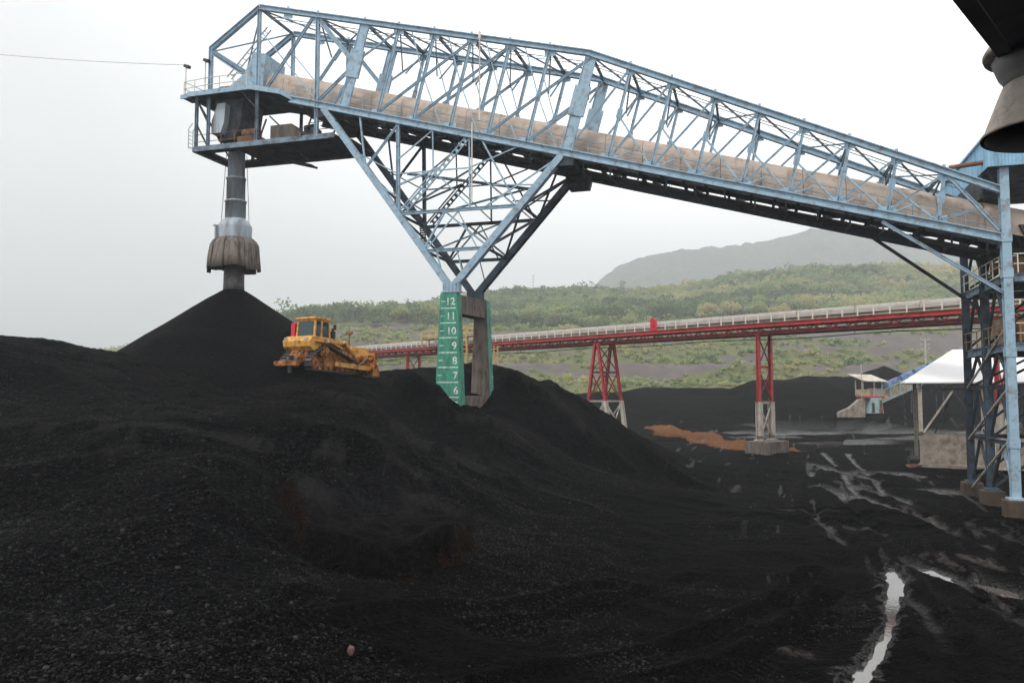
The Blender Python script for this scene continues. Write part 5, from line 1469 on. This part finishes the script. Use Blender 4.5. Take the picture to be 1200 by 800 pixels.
# ------------------------------------------------------------------ the transfer tower on the right
def build_tower():
    o = gw(33.05, 0, 0)
    t = thing('transfer_tower', 'blue steel transfer tower with a blue clad house at the right end of the gantry', 'tower', (o.x, o.y, -.8), GROT)
    Z0 = .8
    def zz(z): return z + Z0
    legs = [(0, 0, 20.6, .46, M['blue'], .0), (0, 4.6, 20, .42, M['blue_deep_shade'], 0), (0, 9.1, 19.5, .40, M['blue_deep_shade'], 0), (7.5, 0, 20, .42, M['blue'], 0), (7.5, 4.6, 20, .40, M['blue_deep_shade'], 0), (7.5, 9.1, 20, .40, M['blue_deep_shade'], 0)]
    for (x, y, top, w, m, _) in legs:
        mb = MB(); mb.hbeam((x, y, .95), (x, y, zz(top)), w, w, .06, (0, 1, 0)); mb.beam((x, y, .95), (x, y, zz(top)), .06, w * .9, (1, 0, 0)) if x == 0 and y == 0 else None
        for z in (3.2, 8.2, 12.6, 14.6):
            mb.box((x, y, zz(z)), (w + .08, w + .08, .5)) if y == 0 else None
        mb.box((x, y, 1.0), (w + .35, w + .35, .1)); lg = mb.build('leg', m, t)
    for (x, y, top, w, m, _) in legs[:3] + legs[3:]:
        mb = MB(); mb.prism([(x - .58, y - .58, -.6), (x + .58, y - .58, -.6), (x + .58, y + .58, -.6), (x - .58, y + .58, -.6)], (0, 0, 1.55)); mb.build('pedestal', M['pedestal'], t, .08)
    def mem(name, p, q, w, h, m, k='h'):
        mb = MB()
        if k == 'h': mb.hbeam(p, q, w, h, .04)
        elif k == 't': mb.tube(p, q, w / 2, 8)
        else: mb.beam(p, q, w, h)
        return mb.build(name, m, t)
    Dk, B, BD = M['blue_dark'], M['blue'], M['blue_deep_shade']
    # floors
    for z in (8.5, 12.35):
        for (a, b) in (((0, 0), (0, 9.1)), ((7.5, 0), (7.5, 9.1)), ((0, 0), (7.5, 0)), ((0, 4.6), (7.5, 4.6)), ((0, 9.1), (7.5, 9.1))):
            mem('floor_beam', (*a, zz(z)), (*b, zz(z)), .24, .46, M['blue_dull'] if a[0] == 0 and b[0] == 0 or a[1] == 0 and b[1] == 0 else Dk)
        mb = MB(); mb.span((.1, .1, zz(z) + .25), (7.4, 9.0, zz(z) + .31)); mb.build('floor_plate', M['grating'], t)
        for h in (.5, 1.05):
            mb = MB(); mb.path([(-.15, 9.0, zz(z) + .25 + h), (-.15, .35, zz(z) + .25 + h)], .035, 6); mb.build('handrail', M['tower_rail'] if z < 10 else M['rail'], t)
            mb = MB(); mb.path([(.3, -.2, zz(z) + .25 + h), (7.4, -.2, zz(z) + .25 + h)], .035, 6); mb.build('handrail', M['rail'], t)
        pm = MB(); pm.tube((0, 0, 0), (0, 0, 1.05), .035, 6); me = pm.mesh('rail_post', M['tower_rail'] if z < 10 else M['rail'])
        for k in range(7): inst('rail_post', me, t, (-.15, .8 + 1.3 * k, zz(z) + .25))
        for k in range(6): inst('rail_post', me, t, (.5 + 1.3 * k, -.2, zz(z) + .25))
    for z in (3.15, 6.3):
        for (a, b) in (((0, 0), (0, 9.1)), ((0, 0), (7.5, 0)), ((0, 9.1), (7.5, 9.1)), ((7.5, 0), (7.5, 9.1))):
            mem('tie_beam', (*a, zz(z)), (*b, zz(z)), .2, .26, Dk)
    # bracing of the face towards the heap
    mem('diagonal_brace', (-.1, 9.1, .4), (-.1, .2, zz(3.4)), .16, .16, M['off_white'], 't')
    mem('diagonal_brace', (-.1, 9.1, zz(2.9)), (-.1, .2, zz(6.2)), .16, .16, M['off_white'], 't')
    mem('diagonal_brace', (-.1, 9.1, zz(6.2)), (-.1, .2, zz(9.6)), .14, .14, M['off_white'], 't')
    for z0, z1 in ((0.2, 3.1), (3.2, 6.2), (6.3, 8.3), (8.8, 12.1), (12.7, 15.2)):
        for (a, b, m) in ((4.6, 6.9, Dk), (9.1, 6.9, BD), (4.6, 2.3, Dk), (0, 2.3, B if z0 < 3 else BD)):
            mem('diagonal_brace', (.05, a, zz(z0)), (.05, b, zz(z1)), .15, .15, m)
        for (a, b) in ((0, 3.7), (7.5, 3.7)):
            mem('diagonal_brace', (a, 9.1, zz(z0)), (b, 9.1, zz(z1)), .14, .14, Dk)
            mem('diagonal_brace', (a, 4.6, zz(z0)), (b, 4.6, zz(z1)), .14, .14, Dk)
    # knee braces up to the gantry
    mem('knee_brace', (-6.3, 0, zz(15.9)), (0, 0, zz(11.4)), .16, .18, B)
    mem('knee_brace', (-6.3, 9.1 * .5, zz(15.9)), (0, 4.6, zz(10.9)), .16, .18, Dk)
    # machinery below the gantry head
    mb = MB(); mb.prism([(1, 1.0, zz(15.5)), (5, 1.0, zz(15.5)), (4, 1.0, zz(13.2)), (2, 1.0, zz(13.2))], (0, 2.8, 0)); mb.build('transfer_hopper', Dk, t)
    mb = MB(); mb.span((.6, 2.2, zz(12.7)), (2.0, 3.6, zz(13.9))); mb.tube((.5, 2.9, zz(13.3)), (.0, 2.9, zz(13.3)), .35, 12); mb.build('drive_motor', M['rust'], t)
    mb = MB(); mb.span((.8, 1.2, zz(8.9)), (2.2, 3.2, zz(10.1))); mb.tube((.6, 1.6, zz(9.6)), (.6, 3.0, zz(9.6)), .4, 12); mb.build('drive_motor', M['rust'], t)
    mb = MB(); mb.span((1.2, 6.0, zz(8.9)), (3.0, 8.2, zz(10.6))); mb.build('switch_cabinet', M['wood'], t, .03)
    mb = MB(); mb.tube((-.5, 2.4, zz(14.2)), (6, 2.4, zz(14.2)), .25, 10); mb.tube((.3, 1.0, zz(14.1)), (.3, 4.0, zz(14.1)), .32, 12); mb.build('return_pulley', Dk, t)
    # clad house on top: lower rim, blue sheeted walls with vertical ribs, sloping roof
    hx0, hx1, hy0, hy1, hz0, hz1 = -.85, 9.0, -.55, 10.0, 18.55, 20.3
    mb = MB(); mb.span((hx0 + .05, hy0 + .05, zz(hz0)), (hx1, hy1 - .05, zz(hz0) + .12)); mb.build('house_floor', Dk, t)
    mb = MB()
    def ribs(p, q, z0, z1, nrm):
        p, q = V3(p), V3(q); l = (q - p).length; k = int(l / .17)
        vs = []
        for i in range(2 * k + 1):
            c = p.lerp(q, i / (2 * k)) + V3(nrm) * (.05 if (i // 1) % 2 else 0)
            vs += [(c.x, c.y, z0), (c.x, c.y, z1)]
        mb.add(vs, [(2 * i, 2 * i + 2, 2 * i + 3, 2 * i + 1) for i in range(2 * k)])
    ribs((hx0, hy0, 0), (hx1, hy0, 0), zz(hz0), zz(hz1), (0, -1, 0)); mb.build('house_wall', M['clad_blue'], t)
    mb = MB()
    ribs((hx0, hy1, 0), (hx0, hy0, 0), zz(hz0), zz(hz1), (-1, 0, 0)); mb.build('house_wall', M['clad_blue'], t)
    mb = MB(); mb.prism([(hx0 - .15, hy0 - .2, zz(hz1)), (hx0 - .15, hy1 + .2, zz(hz1) - .25), (hx0 - .15, hy1 + .2, zz(hz1) - .13), (hx0 - .15, hy0 - .2, zz(hz1) + .12)], (hx1 - hx0 + .3, 0, 0)); mb.build('house_roof', M['clad_blue'], t)
    mb = MB(); mb.tube((-2.6, .4, zz(18.9)), (-.8, .4, zz(19.05)), .13, 10); mb.build('drain_pipe', M['rust'], t)
    mb = MB(); mb.prism([(hx0, 1.0, zz(17.2)), (hx0, 9.6, zz(16.9)), (hx0, 9.6, zz(hz0)), (hx0, 1.0, zz(hz0))], (.1, 0, 0)); mb.build('apron_plate', Dk, t)
    for y in (.2, 3.2, 6.5): mem('house_strut', (0, y, zz(16.5)), (hx0 + .2, y, zz(hz0)), .12, .12, Dk)
build_tower()

# ------------------------------------------------------------------ white roofed shed behind the tower
def build_shed():
    t = thing('open_shed', 'open sided shed with a bright white hipped roof behind the blue tower', 'shed', (37.7, 74.1, -.8), (0, 0, R(-24)))
    L_, Wd, E, Rg = 26.0, 9.0, 7.75, 10.9
    ov = 1.15
    a = [(-ov, -ov * .4, E), (L_ + ov, -ov * .4, E), (L_ + ov, Wd, E), (-ov, Wd, E)]; r0, r1 = (3.3, Wd / 2 - .2, Rg), (L_ - 5, Wd / 2 - .2, Rg)
    mb = MB(); up = Vector((0, 0, .12))
    A = [V3(p) for p in a]; A2 = [p - up for p in A]
    vs = A + [V3(r0), V3(r1)] + A2
    mb.add(vs, [(0, 1, 5, 4), (1, 2, 5), (2, 3, 4, 5), (3, 0, 4), (0, 1, 7, 6), (1, 2, 8, 7), (2, 3, 9, 8), (3, 0, 6, 9), (6, 7, 8, 9)]); mb.build('roof', M['roof_white'], t)
    mb = MB(); mb.hbeam((0, 0, E - .75), (L_, 0, E - .75), .22, .3, .04); mb.hbeam((0, Wd - .4, E - .75), (L_, Wd - .4, E - .75), .22, .3, .04); mb.build('eave_beam', M['blue_dark'], t)
    for x in (.15, 5.2, 10.4, 15.6, 20.8, 25.8):
        for y in (0, Wd - .4):
            mb = MB(); mb.hbeam((x, y, 2.9 if y == 0 else 0), (x, y, E - .1), .3, .34, .05, (1, 0, 0)); mb.build('column', M['off_white'], t)
    x = .3
    for k in range(10):
        b = (x + 2.55, 0, E - .8) if k % 2 == 0 else (x + 2.55, 0, 3.0)
        a_ = (x, 0, 3.0) if k % 2 == 0 else (x, 0, E - .8)
        mb = MB(); mb.beam(a_, b, .14, .16); mb.build('diagonal_brace', M['off_white'] if k % 2 == 0 else M['blue_dark'], t); x += 2.55
    for k in range(4):
        mb = MB(); mb.beam((1 + 5.2 * k, Wd - .4, .5), (3.6 + 5.2 * k, Wd - .4, E - .8), .12, .14); mb.build('diagonal_brace', M['blue_dark'], t)
    mb = MB()
    [mb.span((2.6 * k + (.012 if k else 0), -.15, -.6), (2.6 * (k + 1) - .012, .15, 2.98)) for k in range(10)]; mb.span((0, -.12, -.6), (L_, .12, 2.97)); w_ = mb.build('wall', M['concrete'], t)
    mb = MB(); mb.span((-.1, -.25, 2.98), (.35, .25, 3.2)); mb.span((0, -.12, 2.99), (L_, .12, 3.06)); mb.build('wall_cap', M['concrete_brown'], w_)
    mb = MB(); mb.prism([(-.2, -1.1, -.5), (12, -2.4, -.5), (12, -.16, -.5), (-.2, -.16, -.5)], (0, 0, .78)); mb.build('plinth', M['concrete'], t, .05)
build_shed()

def build_pump():
    t = thing('water_pump', 'small dark pump with a rusty base beside the shed wall corner', 'pump', (36.6, 73.0, -.8))
    mb = MB(); mb.span((-.6, -.4, 0), (.5, .4, .25)); mb.build('base', M['rust'], t)
    mb = MB(); mb.tube((-.5, 0, .7), (.3, 0, .7), .33, 14); mb.tube((.3, 0, .7), (.45, 0, .7), .24, 14); mb.build('motor', M['black'], t)
    mb = MB(); mb.tube((-.2, 0, .9), (-.2, 0, 1.7), .14, 10); mb.tube((-.2, 0, 1.6), (-.75, 0, 1.6), .12, 10); mb.build('pipe', M['blue_dark'], t)
build_pump()

# ------------------------------------------------------------------ small inclined conveyor with hut by the far coal bank
def build_small_conveyor():
    p0 = Vector((51.4, 116, 3.0))
    t = thing('inclined_conveyor', 'small blue inclined conveyor with tan side boards climbing towards the white shed', 'conveyor', p0, (0, 0, R(6)))
    L_ = 16.5; H = 6.9
    def z(x): return 1.35 + x * H / L_
    B = M['conv_blue']; Tn = M['pale_teal']
    mb = MB(); mb.prism([(1.2, -.75, z(1.2) - .25), (L_, -.75, z(L_) - .25), (L_, -.75, z(L_) + .05), (1.2, -.75, z(1.2) + .05)], (0, 1.6, 0)); mb.build('belt_frame', M['blue_dark'], t)
    mb = MB(); mb.prism([(1.4, -.92, z(1.4) - .40), (L_, -.92, z(L_) - .40), (L_, -.92, z(L_) + .95), (1.4, -.92, z(1.4) + .95)], (0, .08, 0)); mb.build('side_board', M['wood'], t)
    mb = MB(); mb.hbeam((1.0, -1.02, z(1.0) - .55), (L_, -1.02, z(L_) - .55), .16, .28, .04); mb.build('stringer', Tn, t)
    mb = MB(); mb.hbeam((1.0, -1.02, z(1.0) + 1.1), (L_, -1.02, z(L_) + 1.1), .12, .16, .03); mb.build('stringer', Tn, t)
    x = 1.6; k = 0
    while x < L_:
        mb = MB(); mb.beam((x, -1.05, z(x) - .55), (x, -1.05, z(x) + 1.5), .20, .10); mb.beam((x, -1.05, z(x) - .4), (x + .7, -1.05, z(x) + 1.1), .10, .08); mb.build('side_post', Tn, t)
        x += 1.55; k += 1
    for k in range(6):
        xx = 3.2 + 2.2 * k
        mb = MB(); n = 6
        vs = []
        for q in (xx, xx + 1.7): vs += [(q, .1 - .75 * math.cos(math.pi * i / n), z(q) + 1.1 + .75 * math.sin(math.pi * i / n)) for i in range(n + 1)]
        mb.add(vs, [(i, i + 1, n + 2 + i, n + 1 + i) for i in range(n)], True); mb.add(vs[:n + 1], [tuple(range(n + 1))]); mb.add(vs[n + 1:], [tuple(range(n + 1))]); mb.build('belt_hood', B, t)
    for xx in (6.5, 11.5):
        for yy in (-.8, .8):
            mb = MB(); mb.beam((xx, yy, 0), (xx, yy, z(xx) - .2), .16, .16); mb.build('leg', M['blue_dark'], t)
    mb = MB(); mb.prism([(-.3, -1.4, 0), (1.9, -1.4, 0), (1.6, -1.4, 2.2), (0, -1.4, 2.2)], (0, 2.4, 0)); mb.build('feed_box', Tn, t)
    mb = MB(); mb.prism([(1.2, -1.43, 0), (1.8, -1.43, 0), (1.6, -1.43, 1.9), (1.3, -1.43, 1.9)], (0, .02, 0)); mb.build('access_door', M['rust'], t)
    mb = MB(); mb.prism([(.1, -1.43, .1), (.55, -1.43, .1), (.5, -1.43, 1.5), (.15, -1.43, 1.5)], (0, .02, 0)); mb.build('access_door', M['black'], t)
    mb = MB(); mb.span((-.9, -1.3, 2.2), (2.2, 1.0, 2.45)); mb.build('sill', M['red'], t)

    h = thing('guard_hut', 'small open hut with a flat white roof above the conveyor feed', 'hut', p0 + Vector((0, 0, 2.47)), (0, 0, R(6)))
    for x in (-1.0, 1.9):
        for y in (-1.1, .9):
            mb = MB(); mb.beam((x, y, 0), (x, y, 2.3), .12, .12); mb.build('post', M['off_white'], h)
    mb = MB(); mb.prism([(-1.2, -1.8, 2.1), (2.5, -1.8, 2.0), (2.5, -1.8, 2.08), (-1.2, -1.8, 2.18)], (-.9, 2.9, 1.05)); mb.build('roof', M['off_white'], h)
    mb = MB(); mb.span((-1.05, -1.12, 0), (.2, -1.06, .95)); mb.span((-1.06, -1.1, 0), (-1.0, .9, .95)); mb.build('side_panel', M['wood'], h)
    mb = MB(); mb.span((.6, -1.0, .0), (1.9, .5, 1.1)); mb.build('control_cabinet', M['off_white'], h)
    mb = MB(); mb.tube((-1.2, -1.1, -.5), (-1.2, -1.1, 4.6), .05, 6); mb.build('mast', M['off_white'], h)

    mb = MB(); mb.prism([(-4.2, 0, -.6), (-.4, 0, -.6), (-.4, 0, 2.1), (-1.2, 0, 2.0), (-2.6, 0, .8), (-4.2, 0, .1)], (0, 1.0, 0))
    o = mb.build('retaining_wall', M['concrete'], None, .05); o.location = p0 + Vector((-.1, -1.0, 0)); tag(o, 'sloping pale concrete wing wall left of the small conveyor', 'wall')
build_small_conveyor()

# ------------------------------------------------------------------ poles, masts and cables
def lattice_mast(name, x, y, zb_, h, w, label, cat):
    t = thing(name, label, cat, (x, y, zb_))
    for sx in (-1, 1):
        for sy in (-1, 1):
            mb = MB(); mb.beam((sx * w, sy * w, 0), (sx * w * .15, sy * w * .15, h), w * .14, w * .14); mb.build('leg', M['off_white'], t)
    mb = MB()
    for k in range(10):
        z0, z1 = h * k / 10, h * (k + 1) / 10
        f0, f1 = w * (1 - .85 * k / 10), w * (1 - .85 * (k + 1) / 10)
        for sx, sy in ((-1, -1), (1, -1), (1, 1), (-1, 1)):
            q = {(-1, -1): (1, -1), (1, -1): (1, 1), (1, 1): (-1, 1), (-1, 1): (-1, -1)}[(sx, sy)]
            mb.beam((sx * f0, sy * f0, z0), (q[0] * f1, q[1] * f1, z1), w * .09, w * .09)
    mb.build('lattice', M['off_white'], t)
    for k in (.72, .84, .95):
        mb = MB(); mb.beam((-w * 1.5, 0, h * k), (w * 1.5, 0, h * k), w * .12, w * .16); mb.build('cross_arm', M['off_white'], t)
mx = (938 - 600) / 933 * 2380
lattice_mast('pylon', mx, 2380, 358, 66, 4.2, 'faint lattice pylon on the slope of the dark mountain', 'pylon')
mx = (625 - 600) / 933 * 880
lattice_mast('radio_mast', mx, 880, float(hill_z(np.array([mx]), np.array([880.]))[0]), 30, 1.4, 'faint thin mast on the wooded skyline right of the pier', 'mast')
def utility_pole():
    t = thing('utility_pole', 'pale utility pole with short cross arms above the shed roof', 'utility pole', (78, 150, 6))
    mb = MB(); mb.tube((0, 0, -2), (0, 0, 10.2), .22, 8, .15); mb.build('pole', M['off_white'], t)
    for z in (8.2, 9.0, 9.9):
        mb = MB(); mb.beam((-.9, 0, z), (.9, 0, z), .14, .14); a = mb.build('cross_arm', M['off_white'], t)
        for x in (-.8, .8):
            mb = MB(); mb.tube((x, 0, z), (x, 0, z + .35), .08, 6); mb.build('insulator', M['off_white'], a)
utility_pole()
def cable(name, a, b, sag, r, label):
    a, b = V3(a), V3(b); mb = MB()
    pts = [a.lerp(b, i / 24) - Vector((0, 0, sag * 4 * (i / 24) * (1 - i / 24))) for i in range(25)]
    mb.path(pts, r, 5); tag(mb.build(name, M['lamp_grey'], None), label, 'cable')
e = gw(-22.0, .2, 31.2)
cable('power_cable', e, (-62, 70, 38.3), .5, .016, 'thin power cable running left from the gantry head across the sky')

# ------------------------------------------------------------------ near objects at the top right: dark canopy and bell shaped lamp
def build_canopy_lamp():
    c = thing('canopy', 'dark navy sheet canopy overhead in the upper right corner', 'canopy', (2.2, 3.6, 8.6))
    p1, p2 = Vector((2.02, 3.5, 7.77)), Vector((3.24, 5.0, 8.03))
    p0 = p1 - (p2 - p1).normalized() * 2.0
    o_ = Vector((2.2, 3.6, 8.6))
    mb = MB(); side = Vector((2.6, -2.0, .7))
    pl = [p0 - o_, p2 - o_, p2 - o_ + side, p0 - o_ + side]
    mb.prism(pl, (0, 0, .14)); mb.build('soffit', M['canopy'], c)
    mb = MB(); mb.beam(p0 - o_ + Vector((.03, 0, .1)), p2 - o_ + Vector((.03, 0, .1)), .08, .2); mb.build('edge_beam', M['canopy'], c)
    mb = MB()
    for k in range(1, 9): mb.beam(pl[0] + side * (k / 9) + Vector((0, 0, -.02)), pl[1] + side * (k / 9) + Vector((0, 0, -.02)), .06, .05)
    mb.build('rib', M['canopy'], c)
    for px_, py_ in ((4.4, 1.2), (4.9, 2.6)):
        mb = MB(); mb.hbeam((px_ - o_.x, py_ - o_.y, -9.6), (px_ - o_.x, py_ - o_.y, -.05), .2, .2, .03, (1, 0, 0)); mb.build('post', M['canopy'], c)
    l = thing('bell_lamp', 'dusty grey bell shaped lamp hanging below the dark canopy', 'lamp', LAMP)
    mb = MB(); mb.lathe([(.27, .54), (.335, .53), (.35, .50), (.345, .48), (.30, .47)], (0, 0, 0), 32); mb.build('collar', M['dust_metal'], l)
    mb = MB(); mb.lathe([(.0, .62), (.22, .60), (.26, .52), (.305, .46), (.275, .37), (.25, .335), (.243, .29), (0, .29)], (0, 0, 0), 32)
    mb.tube((0, 0, .58), (0, 0, 1.1), .05, 8)
    mb.build('housing', M['lamp_grey'], l)
    prof = [(.235, .31), (.255, .295), (.285, .22), (.32, .13), (.35, .05), (.368, .0)]
    mb = MB(); mb.lathe(prof + [(.376, -.005), (.376, .012), (.365, .02)], (0, 0, 0), 40); mb.build('shade', M['dust_metal'], l)
    mb = MB(); mb.lathe([(r - .012, z - .004) for r, z in prof], (0, 0, 0), 40); mb.build('shade_lining', M['lamp_grey'], l)
    mb = MB(); mb.lathe([(.03, .29), (.05, .26), (.09, .20), (.10, .15), (.07, .10), (0, .08)], (0, 0, 0), 18); mb.build('bulb', M['glass'], l)
LAMP = (3.13, 4.5, 7.49)
build_canopy_lamp()

def build_stone():
    bm = bmesh.new(); bmesh.ops.create_icosphere(bm, subdivisions=2, radius=1)
    r_ = random.Random(3)
    for v in bm.verts:
        v.co *= r_.uniform(.82, 1.12); v.co.z *= 1.15; v.co.x *= .8
    for v in bm.verts: v.co *= .10
    me = bpy.data.meshes.new('stone'); bm.to_mesh(me); bm.free(); me.materials.append(M['stone_pink'])
    o = bpy.data.objects.new('stone', me); COL.objects.link(o)
    x, y = -3.6, 18.2
    o.location = (x, y, ground_z(x, y) + .09); tag(o, 'small pinkish stone lying alone on the black coal in the foreground', 'stone')
build_stone()
